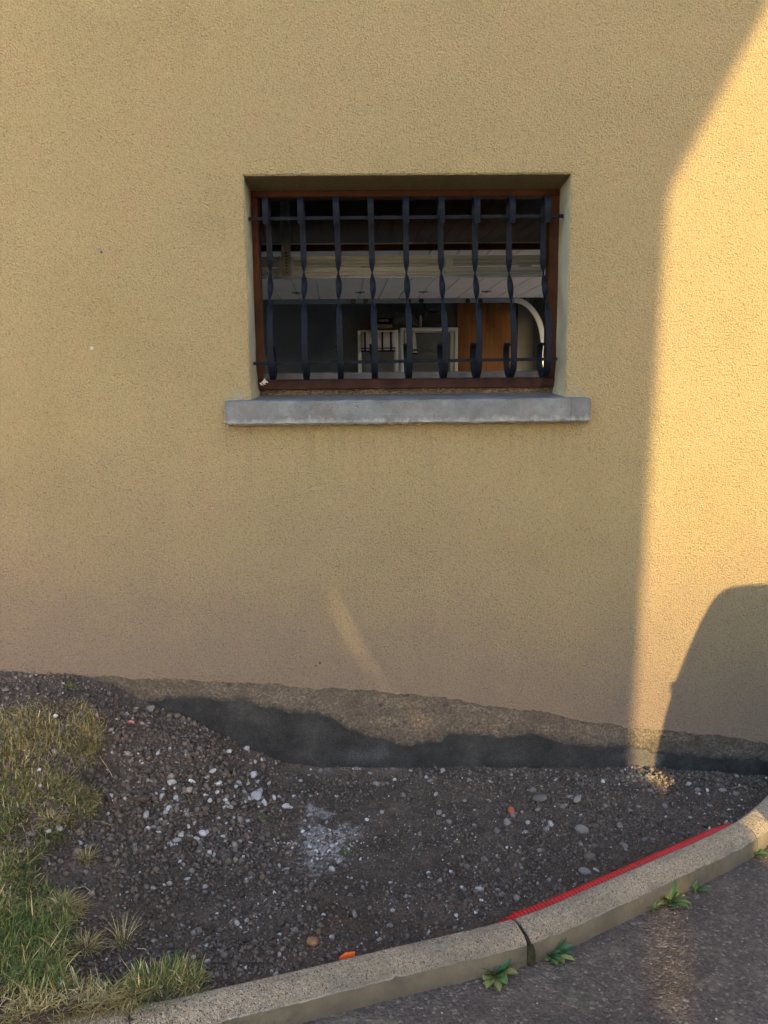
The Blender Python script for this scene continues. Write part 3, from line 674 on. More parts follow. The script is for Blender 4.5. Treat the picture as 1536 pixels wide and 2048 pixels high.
# jambs of the door opening through the side wall
for y in (DY0, DY1): mb.add([(IX1, y, IZ0), (WR, y, IZ0), (WR, y, DZ1), (IX1, y, DZ1)], [(0, 1, 2, 3)])
mb.add([(IX1, DY0, DZ1), (WR, DY0, DZ1), (WR, DY1, DZ1), (IX1, DY1, DZ1)], [(0, 1, 2, 3)])
structure('garage_wall', mb.v, mb.f, M['inwall'])
structure('garage_floor', [(IX0, IY0, IZ0), (WR+.2, IY0, IZ0), (WR+.2, IY1, IZ0), (IX0, IY1, IZ0)], [(0, 1, 2, 3)], M['infloor'])
gc = link('garage_ceiling', mesh('garage_ceiling', np.array([(IX0, IY0, 0.03), (WR, IY0, 0.03), (WR, IY1, 0.03), (IX0, IY1, 0.03)])+[0, 0, 0], [(3, 2, 1, 0)], M['galvd']), None, (0, 0, IZ1)); gc['kind'] = 'structure'
vd = ray(669, 703); SH = vd[0]/vd[1]; 
x = IX0-0.1; w = 0.118
pm = None
while x < IX1+0.35:
    y0, y1 = IY0+0.01, IY1-0.01
    xa_, xb_ = x+0.003, x+w-0.003
    mb = MB().add([(xa_, y0, 0.0), (xb_, y0, 0.0), (xb_+SH*(y1-y0), y1, 0.0), (xa_+SH*(y1-y0), y1, 0.0), (xa_, y0, 0.016), (xb_, y0, 0.016), (xb_+SH*(y1-y0), y1, 0.016), (xa_+SH*(y1-y0), y1, 0.016)], BOXF)
    if pm is None: pm = mesh('plank', np.array(mb.v)-np.array([x, 0, 0]), mb.f, M['plank'])
    link('plank', pm, gc, (x, 0, 0)); x += w
MB().box(IX0+.01, IX1-.01, 1.436, 1.466, V(800, 500, 1.436)[2], V(800, 488, 1.436)[2]).solid('ceiling_beam', M['frame'], 'dark timber batten across the garage just above the open door', 'beam')

# sectional door, rolled up under the ceiling
NE, FE = np.array([0, 1.47, V(800, 501, 1.47)[2]]), np.array([0, 3.84, V(800, 597, 3.84)[2]])
door = thing('sectional_door', (0.6, 2.6, 0.74), 'white sectional garage door slid open overhead behind the window', 'garage door')
def onpanel(px, py):
    n = np.cross(FE-NE, (1, 0, 0)); v = ray(px, py); return CAM_P+v*(((NE-CAM_P)@n)/(v@n))
j1 = onpanel(854, 575); x_at = lambda P, y: P[0]+SH*(y-P[1])
PW = 0.47
xj = x_at(j1, NE[1]); starts = [xj+PW*k for k in range(-5, 4)]
for s0 in starts:
    mb = MB(); gw = 0.005
    for r_ in range(3):
        a0 = s0+0.004+r_*PW/3+(gw if r_ else 0); a1 = s0+(r_+1)*PW/3-(0.004 if r_ == 2 else 0)
        if a1 > IX1-0.12: a1 = IX1-0.12
        if a0 >= a1: continue
        sh = SH*(FE[1]-NE[1])
        mb.add([(a0, NE[1], NE[2]), (a1, NE[1], NE[2]), (a1+sh, FE[1], FE[2]), (a0+sh, FE[1], FE[2]), (a0, NE[1], NE[2]+.02), (a1, NE[1], NE[2]+.02), (a1+sh, FE[1], FE[2]+.02), (a0+sh, FE[1], FE[2]+.02)], BOXF)
    xm = min(s0+PW, IX1-.12); 
    if s0 >= IX1-.14: continue
    sh = SH*(FE[1]-NE[1])
    mb.add([(s0, NE[1]+.005, NE[2]+.012), (xm, NE[1]+.005, NE[2]+.012), (xm+sh, FE[1]-.005, FE[2]+.012), (s0+sh, FE[1]-.005, FE[2]+.012), (s0, NE[1]+.005, NE[2]+.04), (xm, NE[1]+.005, NE[2]+.04), (xm+sh, FE[1]-.005, FE[2]+.04), (s0+sh, FE[1]-.005, FE[2]+.04)], BOXF)
    mb.part('door_panel', M['whitepanel'], door)
    for fy in (0.25, 0.80):
        yh = NE[1]+(FE[1]-NE[1])*fy; zh = NE[2]+(FE[2]-NE[2])*fy; xh = s0+SH*(yh-NE[1])
        if xh > IX1-.2: continue
        MB().box(xh-.035, xh+.035, yh-.018, yh+.018, zh-.006, zh+.002).box(xh-.008, xh+.008, yh-.024, yh+.024, zh-.012, zh+.001).part('hinge', M['galvd'], door)
# rails
ny = 1.25
def zpx(py, y, px=800): return V(px, py, y)[2]
rail = thing('door_rail', (0.4, ny, zpx(533, ny)), 'pair of ribbed galvanised rails with a perforated hanger, nearest the window', 'door rail')
for a, b in ((511, 531.5), (534, 555)):
    z1, z0 = zpx(a, ny), zpx(b, ny); hgt = z1-z0
    xL_, xR_ = IX0+.05, V(1085, 540, ny)[0]
    pf = [(0.012, 1.0), (0, 0.97), (0, 0.62), (0.010, 0.55), (0.010, 0.42), (0.0, 0.36), (0.002, 0.24), (0.016, 0.16), (0.016, 0.02), (0.03, 0.0), (0.03, 1.0)]
    poly = [(xL_, ny+y, z0+hgt*h) for y, h in pf]
    MB().prism(poly, (xR_-xL_, 0, 0)).part('rail_profile', M['galv'], rail)
p = V(899, 522, ny); MB().box(p[0]-.018, p[0]+.018, ny-.004, ny-.001, zpx(544, ny), zpx(511, ny)).part('splice_plate', M['galv'], rail)
xh = V(573, 520, ny)[0]
mb = MB(); mb.box(xh-.022, xh-.014, ny-.03, ny-.005, zpx(552, ny), zpx(380, ny)); mb.box(xh+.014, xh+.022, ny-.03, ny-.005, zpx(552, ny), zpx(380, ny)); mb.box(xh-.014, xh+.014, ny-.012, ny-.006, zpx(552, ny), zpx(380, ny))
mb.part('hanger', M['galvd'], rail)
for k in range(7):
    z = zpx(505+k*6.5, ny); MB().lathe((xh, ny-.0135, z), [(0.0045, 0), (0.0045, 0.0012)], 10, 'y').part('slot', M['hole'], rail)
mb = MB(); mb.box(xh-.036, xh-.026, ny-.036, ny-.006, zpx(553, ny), zpx(512, ny)); mb.box(xh+.026, xh+.036, ny-.036, ny-.006, zpx(553, ny), zpx(512, ny)); mb.box(xh-.036, xh+.036, ny-.036, ny-.006, zpx(556, ny), zpx(552, ny)); mb.part('clamp', M['galv'], rail)
fy_ = 3.86
tr = thing('door_rail', (0.8, fy_, zpx(602, fy_)), 'far galvanised door rail with rollers that bends down in a white curve', 'door rail')
z0, z1 = zpx(606, fy_), zpx(597, fy_); xc0 = V(1028, 602, fy_)[0]
pf = [(0, 0), (0, 1), (0.028, 1), (0.028, .8), (0.006, .8), (0.006, .2), (0.028, .2), (0.028, 0)]
MB().prism([(V(545, 600, fy_)[0], fy_+y, z0+(z1-z0)*h) for y, h in pf], (xc0-V(545, 600, fy_)[0], 0, 0)).part('rail_profile', M['galv'], tr)
xe_ = V(1092, 690, fy_)[0]; rr = xe_-xc0; rz = z1-zpx(700, fy_); hw_ = (z1-z0)/2
cc_ = []
for a in np.linspace(90, 0, 22): cc_.append((xc0+(rr-hw_)*math.cos(R(a)), (z1-rz)+(rz-hw_)*math.sin(R(a)), math.cos(R(a)), math.sin(R(a))))
cc_.append((xe_-hw_, IZ0+.02, 1, 0)); vv = []; ff = []
for (x_, z_, nx__, nz__) in cc_:
    for s_, y_ in ((-1, 0), (1, 0), (1, 0.028), (-1, 0.028)): vv.append((x_+nx__*hw_*s_*1.15, fy_+y_, z_+nz__*hw_*s_*1.15))
for i in range(len(cc_)-1):
    for k in range(4): ff.append((i*4+k, i*4+(k+1) % 4, (i+1)*4+(k+1) % 4, (i+1)*4+k))
MB().add(vv, ff).part('curved_rail', M['whitemetal'], tr)
for k, px in enumerate((1052, 1065, 1074)):
    p = V(px, 598+2*k, fy_); q = p+np.array([-0.03, 0, -0.05]); MB().tube([p+np.array([0, .04, 0.015]), q+np.array([0, .04, 0])], 0.006, 6).part('bracket_rib', M['black'], tr)
for px in (719, 830, 948):
    p = V(px, 601, fy_-.02)
    mb = MB(); mb.prism([(p[0]-.055, fy_-.018, p[2]-.016), (p[0]+.055, fy_-.018, p[2]-.016), (p[0]+.055, fy_-.018, p[2]+.004), (p[0]+.02, fy_-.018, p[2]+.022), (p[0]-.02, fy_-.018, p[2]+.022), (p[0]-.055, fy_-.018, p[2]+.004)], (0, .008, 0))
    rb = mb.part('roller_bracket', M['galv'], tr)
    for s_ in (-1, 1): MB().lathe((p[0]+s_*.05, fy_-.026, p[2]-.004), [(0.020, 0), (0.020, .016)], 16, 'y').part('roller', M['black'], rb)
# things stored at the back
SY = 4.45
def frame_rack(px0, px1, py_t, label, group=None):
    x0, x1, zt = V(px0, 700, SY)[0], V(px1, 700, SY)[0], V((px0+px1)/2, py_t, SY)[2]
    t = thing('metal_rack', ((x0+x1)/2, SY+.2, IZ0), label, 'rack', group)
    pw = 0.030
    for x_ in (x0, x1-pw):
        for y_ in (SY, SY+.40): MB().bbox(x_, x_+pw, y_, y_+pw, IZ0, zt-.03, .003).part('post', M['whitemetal'], t)
    MB().bbox(x0, x1, SY-.001, SY+.431, zt-.03, zt, .004).part('shelf_top', M['whitemetal'], t)
    MB().box(x0+pw, x1-pw, SY+.41, SY+.425, IZ0+.1, zt-.035).part('back_panel', M['inwall'], t)
    MB().bbox(x0+pw, x1-pw, SY+.01, SY+.40, -.2, -.17, .004).part('shelf', M['whitemetal'], t)
    return x0, x1, zt
frame_rack(715.5, 797, 660, 'white metal rack with a checked towel, under the black box and grey bag')
frame_rack(801, 916, 655, 'wider white metal rack standing beside the pine board')
def towel(x0, x1, z1, z0, label, skew=0.0, cols_=(0.12, 0.37, 0.62, 0.87)):
    t = thing('tea_towel', ((x0+x1)/2, SY-.012, z0), label, 'towel')
    def sheet(name, xa_, xb_, za, zb, y, mat):
        n = 14; vv = []
        for i in range(n+1):
            u = xa_+(xb_-xa_)*i/n
            for zz in (za, (za+zb)/2, zb):
                vv.append((u+skew*(z1-zz), y-.004*math.sin(u*70)*(z1-zz)/(z1-z0), zz))
        ff = [(i*3+j, i*3+j+1, (i+1)*3+j+1, (i+1)*3+j) for i in range(n) for j in range(2)]
        o_ = part(name, vv, ff, mat, t, smooth=True); md = o_.modifiers.new('thick', 'SOLIDIFY'); md.thickness = .002
    sheet('cloth', x0, x1, z1, z0, SY-.012, M['cloth'])
    w_ = x1-x0
    for c in cols_: sheet('stripe', x0+w_*c-.008, x0+w_*c+.008, z1, z0, SY-.0155, M['clothdark'])
    h_ = z1-z0
    sheet('hem_stripe', x0, x1, z0+h_*.20, z0+h_*.14, SY-.0165, M['clothdark']); sheet('hem_stripe', x0, x1, z0+.010, z0-.004, SY-.0165, M['clothdark'])
towel(V(722, 700, SY)[0], V(791, 700, SY)[0], V(755, 664, SY)[2], V(755, 703, SY)[2], 'white towel with a black window-pane check, hung on the narrower rack')
towel(V(808, 700, SY)[0], V(830, 700, SY)[0], V(815, 662, SY)[2], V(815, 708, SY)[2], 'narrow folded towel with dark hem hung on the wider rack', 0.10, (0.35,))
def at(px, py, y): return V(px, py, y)
p = at(766, 659, SY+.15); mb = MB(); mb.bbox(p[0]-.085, p[0]+.09, SY+.05, SY+.28, p[2], p[2]+.05, .01); mb.bbox(p[0]-.05, p[0]+.07, SY+.08, SY+.25, p[2]+.049, p[2]+.10, .015)
mb.bbox(p[0]-.13, p[0]+.10, SY+.03, SY+.30, p[2]-.001, p[2]+.012, .003); mb.solid('black_case', M['black'], 'black plastic case lying on the narrower white rack', 'case')
p = at(807, 656, SY+.2)
n_, k_ = 20, 9; vv = []; ff = []
for i in range(n_):
    u = i/(n_-1); L_ = -.15+.30*u; rr_ = .075*math.sin(math.pi*min(1, max(0.02, u*.96+.02)))**.6
    for k in range(k_*2):
        a = math.pi*k/k_; vv.append((p[0]+L_, SY+.18+rr_*1.1*math.cos(a), p[2]+rr_*.95+rr_*math.sin(a)*(.9+.25*vn(u*9, a*2, 3))))
for i in range(n_-1):
    for k in range(k_*2): ff.append((i*k_*2+k, i*k_*2+(k+1) % (k_*2), (i+1)*k_*2+(k+1) % (k_*2), (i+1)*k_*2+k))
ff += [tuple(range(k_*2)), tuple((n_-1)*k_*2+k for k in range(k_*2))]
solid('soft_bag', vv, ff, M['bag'], 'limp grey cloth bag slumped on top of the racks', 'bag', smooth=True)
p = at(841, 656, SY+.1); MB().lathe((p[0], SY+.1, p[2]-.005), [(.012, 0), (.012, .085), (.006, .10), (.006, .115)], 14).solid('bottle', M['whitemetal'], 'slim white bottle standing on the wider rack', 'bottle')
p0 = at(868, 637, SY+.15); rad = .082; mb = MB()
mb.tube([(p0[0]+rad*math.cos(a), SY+.15, p0[2]+rad*1.05*math.sin(a)) for a in np.linspace(0, 2*math.pi, 41)], .0045, 6, cap=False); mb.solid('wire_hoop', M['galvd'], 'thin wire hoop standing on the wider rack', 'hoop')
p1 = at(868, 607, SY+.3); mb = MB(); mb.tube([(p1[0]+.085*math.cos(a), SY+.36, p1[2]+.075*math.sin(a)) for a in np.linspace(0, 2*math.pi, 41)], .007, 6, cap=False); mb.solid('black_hose', M['black'], 'coil of black hose hanging above the wider rack', 'hose')
p = at(872, 655, SY+.06); mb = MB()
for k in range(7):
    c = p+np.array([(k-3)*.012, .05*RNG.random(), .008]); mb.tube([c+np.array([0, 0, -.01]), c+np.array([.01, .01, .016]), c+np.array([.022, 0, -.008])], [.010, .013, .009], 6)
mb.solid('cloth_bundle', M['lilac'], 'crumpled lilac cloth lying below the wire hoop', 'cloth')
yb = 4.86; x0, x1 = V(914, 680, yb)[0], V(1032, 680, yb)[0]; pb = thing('pine_board', ((x0+x1)/2, yb, IZ0), 'upright varnished pine board leaning on the back wall beside the racks', 'board')
mb = MB(); ztp = V(970, 600, yb)[2]+.12
for k in range(2):
    a = x0+(x1-x0)*k/2; MB().bbox(a+.0015, a+(x1-x0)/2-.0015, yb, yb+.025, IZ0, ztp, .003).part('board_half', M['pine'], pb)
x0, x1 = V(1034, 680, 4.90)[0], V(1066, 680, 4.90)[0]; MB().bbox(x0, x1, 4.88, 4.93, IZ0, V(1040, 560, 4.9)[2], .003).solid('dark_panel', M['inwall'], 'dark grey panel standing right of the pine board', 'panel')

# ------------------------------------------------------------------ KERB STONES
prof = [(0.0, -0.20), (0.0, -0.012), (0.004, -0.004), (0.012, 0.0), (0.030, -0.001), (0.048, -0.006), (0.061, -0.012), (0.071, -0.021), (0.0755, -0.0285), (0.077, -0.06), (0.077, -0.22)]
def kerb(i0, i1, label, gap0=0.0, gap1=0.0):
    idx = np.arange(i0, i1+1)
    c = len(idx); ox, oy = KX[idx].mean(), KY[idx].mean(); oz = KB+KS*ox-0.2
    vv = []
    for n_, i in enumerate(idx):
        e = min(n_, c-1-n_); rnd = 0.006*max(0, 1-e/1.5)
        for j, (d, z) in enumerate(prof):
            jit = (vn(i*.35+j*5, j*2.3, 2)-.5)*(0.004 if 1 < j < 9 else 0.002)+(vn(i*.05+3, j*.2, 3)-.5)*.004
            if j in (6, 7, 8) and vn(i*.42, 4.2, 5) > .84: jit -= .004
            dd = d+jit*.6; zz = z+jit-rnd*(1 if j > 2 else .5)
            sx = (gap0 if n_ == 0 else (-gap1 if n_ == c-1 else 0))*(0.25+0.75*d/0.077)
            vv.append((KX[i]+KNX[i]*dd+KTX[i]*sx, KY[i]+KNY[i]*dd+KTY[i]*sx, KB+KS*KX[i]+zz))
    m_ = len(prof); ff = [(i*m_+j, (i+1)*m_+j, (i+1)*m_+j+1, i*m_+j+1) for i in range(c-1) for j in range(m_-1)]
    ff += [tuple(range(m_)), tuple((c-1)*m_+j for j in range(m_))[::-1]]
    me = mesh('kerb_stone', np.array(vv)-np.array([ox, oy, 0]), ff, M['kerb'], smooth=False)
    o_ = link('kerb_stone', me, None, (ox, oy, 0)); me2 = np.array([ox, oy, oz])
    # keep the origin at the stone's foot; the aggregate is looked up in the stone's own space shifted back
    return tag(o_, label, 'kerb stone', 'kerb stones edging the drive')
def ki(x): return int(np.argmin(np.abs(KX-x)))
jx = [PL(258, 2012, KB, KS)[0], PL(1030, 1837, KB, KS)[0], PL(1470, 1640, KB, KS)[0]]
J = [ki(-5), ki(-3.05), ki(-2.05), ki(-1.05), ki(jx[0]), ki(jx[1]), ki(jx[2]), 699]
labs = ['', '', 'kerb stone edging the turf further along from the corner', 'pale kerb stone under the dry grass at the bottom left corner', 'long kerb stone between the grass and the mossy gap', 'kerb stone running beside the red conduit', 'sunlit kerb stone at the right edge by the wall corner']
for k in range(2, 7): kerb(J[k], J[k+1], labs[k], 0.002, 0.016 if k == 4 else 0.003)
mb = MB(); i = J[5]                                     # moss packed in the wide joint
mb.tube([(KX[i]+KNX[i]*d, KY[i]+KNY[i]*d, KB+KS*KX[i]+z-.020) for d, z in prof[1:-1]], [.004, .006, .008, .009, .010, .011, .012, .012, .013], 7)
mb.solid('moss', M['moss'], 'dark moss packed into the open joint between two kerb stones', 'moss')

# red corrugated conduit along the back of the kerb
ia, ib = ki(PL(955, 1855, KB, KS)[0]), ki(PL(1475, 1638, KB, KS)[0])
tl = np.linspace(0, 1, 340); pts = []; rad = []
for n_, t in enumerate(tl):
    i = ia+(ib-ia)*t; x_, y_ = np.interp(i, range(700), KX), np.interp(i, range(700), KY); nx__, ny__ = np.interp(i, range(700), KNX), np.interp(i, range(700), KNY)
    bury = 0.030*max(0, 1-t/.12)+0.016*max(0, (t-.9)/.1)
    pts.append((x_-nx__*.016, y_-ny__*.016, KB+KS*x_-.0235-bury)); rad.append(0.0168 if (n_ % 4) in (0, 1) else 0.0118)
MB().tube(pts, rad, 12).solid('red_conduit', M['red'], 'red corrugated cable conduit lying against the back of the kerb', 'conduit')

# ------------------------------------------------------------------ UNSEEN BUILDING AND CAR THAT THROW THE SHADE, ADDED SKY BLOCK
LB = 7.0; kx, kz = math.tan(SUN_AZ), math.tan(SUN_EL)/math.cos(SUN_AZ)
def cast(px, py, L, gy=None):                           # wall point -> where its sun ray crosses the plane y = -L
    P = V(px, py) if gy is None else gy
    return P[0]+(P[1]+L)*kx, P[2]+(P[1]+L)*kz
shade_building = thing('shade_building', (-2.0, -LB-2, -1.6), 'unseen building front behind the photographer, with slits added for light streaks', 'shade_building')  # unseen; outline follows its shadow, slits are added to shape the light
e0 = cast(1262, 1545, LB); e1 = cast(1339, 385, LB); e2 = cast(1536, 14, LB)
sl_ = (e2[0]-e1[0])/(e2[1]-e1[1]); ztop = 3.9
zr = np.arange(-1.7, ztop+.001, 0.04)
def edge_x(z):
    if z < e1[1]: return e0[0]+(e1[0]-e0[0])*(z-e0[1])/(e1[1]-e0[1])
    return e1[0]+sl_*(z-e1[1])
streak = np.array([cast(*q, LB) for q in ((648, 1120), (655, 1150), (668, 1190), (690, 1245), (715, 1295), (745, 1340), (775, 1375), (812, 1410), (858, 1460))])[::-1]  # added slit imitating the curved streak of reflected light on the wall
stw = np.array([.0005, .004, .010, .015, .015, .012, .010, .010, .022])[::-1]
pa = [cast(0, 0, LB, PL(*q, AB, KS)) for q in ((1345, 1740), (1335, 1810), (1345, 1860), (1350, 1930), (1340, 1990), (1345, 2060))]; pa = np.array(pa)[::-1]  # added slit standing in for reflected light on the asphalt
paw = np.array([.02, .050, .022, .085, .070, .012])[::-1]
def slit(z, c, w):
    if z < c[0, 1] or z > c[-1, 1]: return None
    return np.interp(z, c[:, 1], c[:, 0]), np.interp(z, c[:, 1], w)
def boarding(name, lo, hi, mat, x_left=None):
    """vertical run of boards between two x(z) outlines"""
    vv = []; ff = []
    for z in zr: 
        a, b = lo(z), hi(z); vv += [(a, -LB, z), (b, -LB, z), (b, -LB-.012, z), (a, -LB-.012, z)]
    for i in range(len(zr)-1):
        for k in range(4): ff.append((i*4+k, i*4+(k+1) % 4, (i+1)*4+(k+1) % 4, (i+1)*4+k))
    ff += [(0, 3, 2, 1), tuple(4*(len(zr)-1)+k for k in range(4))]
    part(name, vv, ff, mat, shade_building)
def cmid(z, c, w, s):
    t = slit(np.clip(z, c[0, 1], c[-1, 1]), c, w); inside = c[0, 1] <= z <= c[-1, 1]
    return t[0]+s*(t[1]/2 if inside else 0)
boarding('slit_front', lambda z: 0.1, lambda z: cmid(z, streak, stw, -1), M['board'])
boarding('slit_front', lambda z: cmid(z, streak, stw, 1), lambda z: cmid(z, pa, paw, -1), M['board'])
boarding('slit_front', lambda z: cmid(z, pa, paw, 1), edge_x, M['board'])

nb = thing('sky_block_house', (11, -10, -1.85), 'unseen house block added behind the photographer to darken the right side', 'house')  # added out of view to block sky and darken the wall's right
MB().box(5.3, 17, -9.6, -7.2, -1.85, 4.6).part('wall', M['wallgrey'], nb)
MB().prism([(5.1, -6.9, 4.6), (5.1, -9.9, 4.6), (5.1, -8.4, 6.2)], (12.3, 0, 0)).part('roof', M['rooftile'], nb)
for wx in (7.2, 9.8, 12.4, 15.0):
    for wz in (-.6, 2.2):
        w = MB().box(wx, wx+1.1, -7.2, -7.165, wz, wz+1.35).part('window', M['whitemetal'], nb)
        MB().box(wx+.07, wx+1.03, -7.165, -7.155, wz+.07, wz+1.28).part('pane', M['carglass'], w)

LC = 1.75
car = thing('parked_car', (3.9, -LC-.8, AB+KS*3.9), 'dark grey hatchback parked on the drive by the house corner', 'car')
cpx = [(1308, 1533), (1330, 1432), (1350, 1365), (1362, 1333), (1381, 1288), (1401, 1243), (1424, 1202), (1440, 1184), (1460, 1174), (1500, 1169), (1536, 1168)]
cp = [cast(*q, LC) for q in cpx]
g0 = AB+KS*2.2+.17; rz = cp[-1][1]
poly = [(cp[0][0]-.005, g0)]+[q for q in cp if q[1] > g0+.03]+[(3.4, rz+.01), (4.0, rz-.04), (4.75, rz-.52), (5.75, rz-.62), (5.95, rz-.78), (6.0, g0+.1), (5.9, g0)]
wy = np.array([-math.tan(SUN_AZ)*-1.55, -1.55, 0])
def carpt(x_, z_, d): return np.array([x_, -LC, z_])+wy*d
MB().prism([carpt(x_, z_, 0) for x_, z_ in poly], wy).part('car_body', M['carpaint'], car)
for d, nrm in ((0, 1), (1, -1)):
    off = np.array([0, .004*nrm, 0])
    wpoly = [(cp[5][0]+.30, rz-.47), (cp[8][0]+.22, rz-.10), (3.25, rz-.08), (3.25, rz-.47)]
    w2 = [(3.33, rz-.47), (3.33, rz-.08), (3.9, rz-.12), (4.45, rz-.47)]
    for w_ in (wpoly, w2):
        MB().prism([carpt(x_, z_, d)+off for x_, z_ in w_], np.array([0, -.002*nrm, 0])).part('side_window', M['carglass'], car)
    for x_ in (2.75, 5.2):
        c = carpt(x_, AB+KS*x_+.31, d); t_ = MB().lathe((c[0], c[1]-.10, c[2]), [(.20, -.01), (.29, -.005), (.31, .02), (.31, .18), (.29, .205), (.20, .21)], 28, 'y').part('wheel', M['tyre'], car)
        MB().lathe((c[0], c[1]-.108, c[2]), [(.05, 0), (.19, .0), (.19, .216), (.05, .216)], 24, 'y').part('rim', M['rim'], t_)
a = carpt(*cast(1352, 1347, LC), .1); MB().bbox(a[0]-.012, a[0]+.08, a[1]-.04, a[1], a[2]-.018, a[2]+.018, .004).part('number_plate_lamp', M['black'], car)
a = carpt(cp[2][0]+.02, cp[2][1]+.02, .04)
MB().bbox(a[0]+.11, a[0]+.21, a[1]-.12, a[1]+.008, a[2]+.10, a[2]+.24, .01).part('tail_lamp', M['lampred'], car)

# ------------------------------------------------------------------ STONES
def ico():
    t = (1+5**.5)/2; v = np.array([(-1, t, 0), (1, t, 0), (-1, -t, 0), (1, -t, 0), (0, -1, t), (0, 1, t), (0, -1, -t), (0, 1, -t), (t, 0, -1), (t, 0, 1), (-t, 0, -1), (-t, 0, 1)], float); v /= np.linalg.norm(v[0])
    f = np.array([(0, 11, 5), (0, 5, 1), (0, 1, 7), (0, 7, 10), (0, 10, 11), (1, 5, 9), (5, 11, 4), (11, 10, 2), (10, 7, 6), (7, 1, 8), (3, 9, 4), (3, 4, 2), (3, 2, 6), (3, 6, 8), (3, 8, 9), (4, 9, 5), (2, 4, 11), (6, 2, 10), (8, 6, 7), (9, 8, 1)])
    return v, f
IV, IF = ico()
def ico2():
    v = [tuple(x) for x in IV]; c = {}; f = []
    def mid(a, b):
        k = (min(a, b), max(a, b))
        if k not in c:
            p = (np.array(v[a])+np.array(v[b])); p /= np.linalg.norm(p); c[k] = len(v); v.append(tuple(p))
        return c[k]
    for a, b, d in IF:
        x, y, z = mid(a, b), mid(b, d), mid(d, a); f += [(a, x, z), (b, y, x), (d, z, y), (x, y, z)]
    return np.array(v), np.array(f)
I2V, I2F = ico2()
def stone_shape(seed, angular):
    r = np.random.default_rng(seed); v = I2V.copy()
    for _ in range(6 if angular else 3):                # flats struck off the pebble
        n = r.normal(size=3); n /= np.linalg.norm(n); d = r.uniform(.45, .8) if angular else r.uniform(.75, .95)
        k = v@n; over = k > d; v[over] -= (k[over]-d)[:, None]*n*(.95 if angular else .7)
    v *= 1+(r.random((len(v), 1))-.5)*(.16 if angular else .08)
    return v*np.array([1.0, r.uniform(.52, .92), r.uniform(.42, .78)])
SH_ = {}
def stone_mesh(kind, k, mat):
    key = (kind, k, mat)
    if key not in SH_: SH_[key] = mesh('stone', stone_shape(100*k+(7 if kind else 0), kind), I2F, M[mat], smooth=not kind)
    return SH_[key]
def place_stone(px, py, size, mat, label, group=None, angular=False, name='stone', sink=.25, flat=1.0, cat='stone'):
    p = G(px, py+size*0.25)
    if p[1] > -0.012: p[1] = -0.012
    z = float(H(np.array([p[0]]), np.array([p[1]]))[0]); d = np.linalg.norm(p-CAM_P)
    r = size*d/FPX*0.5*random.uniform(1.1, 1.38)
    o_ = link(name, stone_mesh(angular, random.randrange(8), 'st_'+mat), None, (p[0], p[1], z+r*(.55-sink)))
    o_.rotation_euler = (random.uniform(-.35, .35), random.uniform(-.35, .35), random.uniform(0, 6.28)); o_.scale = (r, r, r*flat)
    return tag(o_, label, cat, group)
WC = [(254,1427,11),(298,1444,13),(347,1455,12),(316,1504,12),(356,1508,9),(283,1523,11),(302,1539,9),(320,1546,8),(425,1540,15),(384,1561,14),(435,1565,16),(323,1592,13),(352,1594,15),(434,1583,9),(442,1582,11),(451,1599,9),(469,1592,10),(478,1565,13),(506,1549,15),(400,1604,9),(451,1614,10),(461,1613,12),(291,1629,18),(306,1634,11),(330,1624,12),(338,1615,13),(352,1612,9),(362,1667,15),(354,1679,15),(393,1676,14),(406,1665,14),(437,1634,11),(495,1641,12),(446,1672,9),(330,1694,9),(374,1757,11),(410,1773,11),(457,1501,10),(494,1496,12),(571,1610,16),(580,1613,12),(549,1595,12),(558,1593,11),(538,1565,12),(528,1604,16),(520,1581,17),(588,1592,10),(516,1562,9),(472,1572,9),(488,1583,10),(497,1597,11),(420,1600,9),(466,1634,9),(343,1690,9),(377,1653,11),(388,1645,10),(322,1640,13),(372,1628,9),(410,1590,9),(523,1556,9),(496,1566,10),(487,1604,9),(317,1664,10),(414,1553,9)]
SW = [(641,1539,12),(713,1531,10),(721,1499,8),(740,1545,9),(774,1565,11),(753,1566,13),(805,1588,12),(872,1586,11),(885,1541,12),(821,1540,8),(620,1628,13),(621,1591,9),(650,1696,14),(677,1722,15),(665,1737,13),(690,1730,10),(574,1736,13),(631,1763,12),(709,1827,19),(810,1792,12),(820,1792,8),(723,1762,8),(786,1819,11),(838,1771,9),(839,1665,11),(763,1622,9),(462,1844,11),(474,1845,12),(490,1863,9),(416,1922,13),(428,1786,10),(1027,1630,12),(1056,1643,13),(1100,1646,16),(1093,1656,14),(1161,1630,8),(1161,1686,15),(1193,1739,12),(1098,1759,13),(1120,1759,9),(960,1777,14),(1139,1591,14),(1111,1558,10),(1376,1567,11),(1381,1634,11),(978,1600,10),(1050,1663,10),(610,1640,8),(660,1700,8),(700,1690,8),(640,1650,8),(758,1878,11),(1395,1579,10),(994,1657,11)]
SG = [(262,1521,13),(306,1654,13),(370,1502,9),(396,1860,15),(473,1914,18),(510,1882,14),(537,1903,12),(665,1873,13),(669,1904,11),(811,1770,9),(878,1623,15),(899,1642,12),(893,1692,12),(935,1734,14),(972,1717,13),(996,1739,11),(1005,1789,13),(1034,1794,15),(1014,1643,15),(994,1660,13),(1124,1611,12),(1164,1657,20),(1170,1741,19),(1188,1690,12),(1289,1677,14),(1305,1676,13),(1445,1579,14),(1472,1586,13),(1355,1586,11),(1076,1618,10),(1065,1578,12),(725,1773,11),(560,1765,10),(470,1700,10),(700,1790,9),(880,1760,12),(850,1830,12),(780,1850,11),(590,1860,12),(640,1850,10),(1240,1650,12),(1260,1620,10),(1210,1610,11),(1330,1610,12),(1420,1610,11),(1300,1580,10),(1250,1690,13),(1130,1700,12),(1080,1700,10),(1040,1730,12),(950,1650,10),(930,1600,11),(860,1560,10),(680,1560,9),(600,1560,9)]
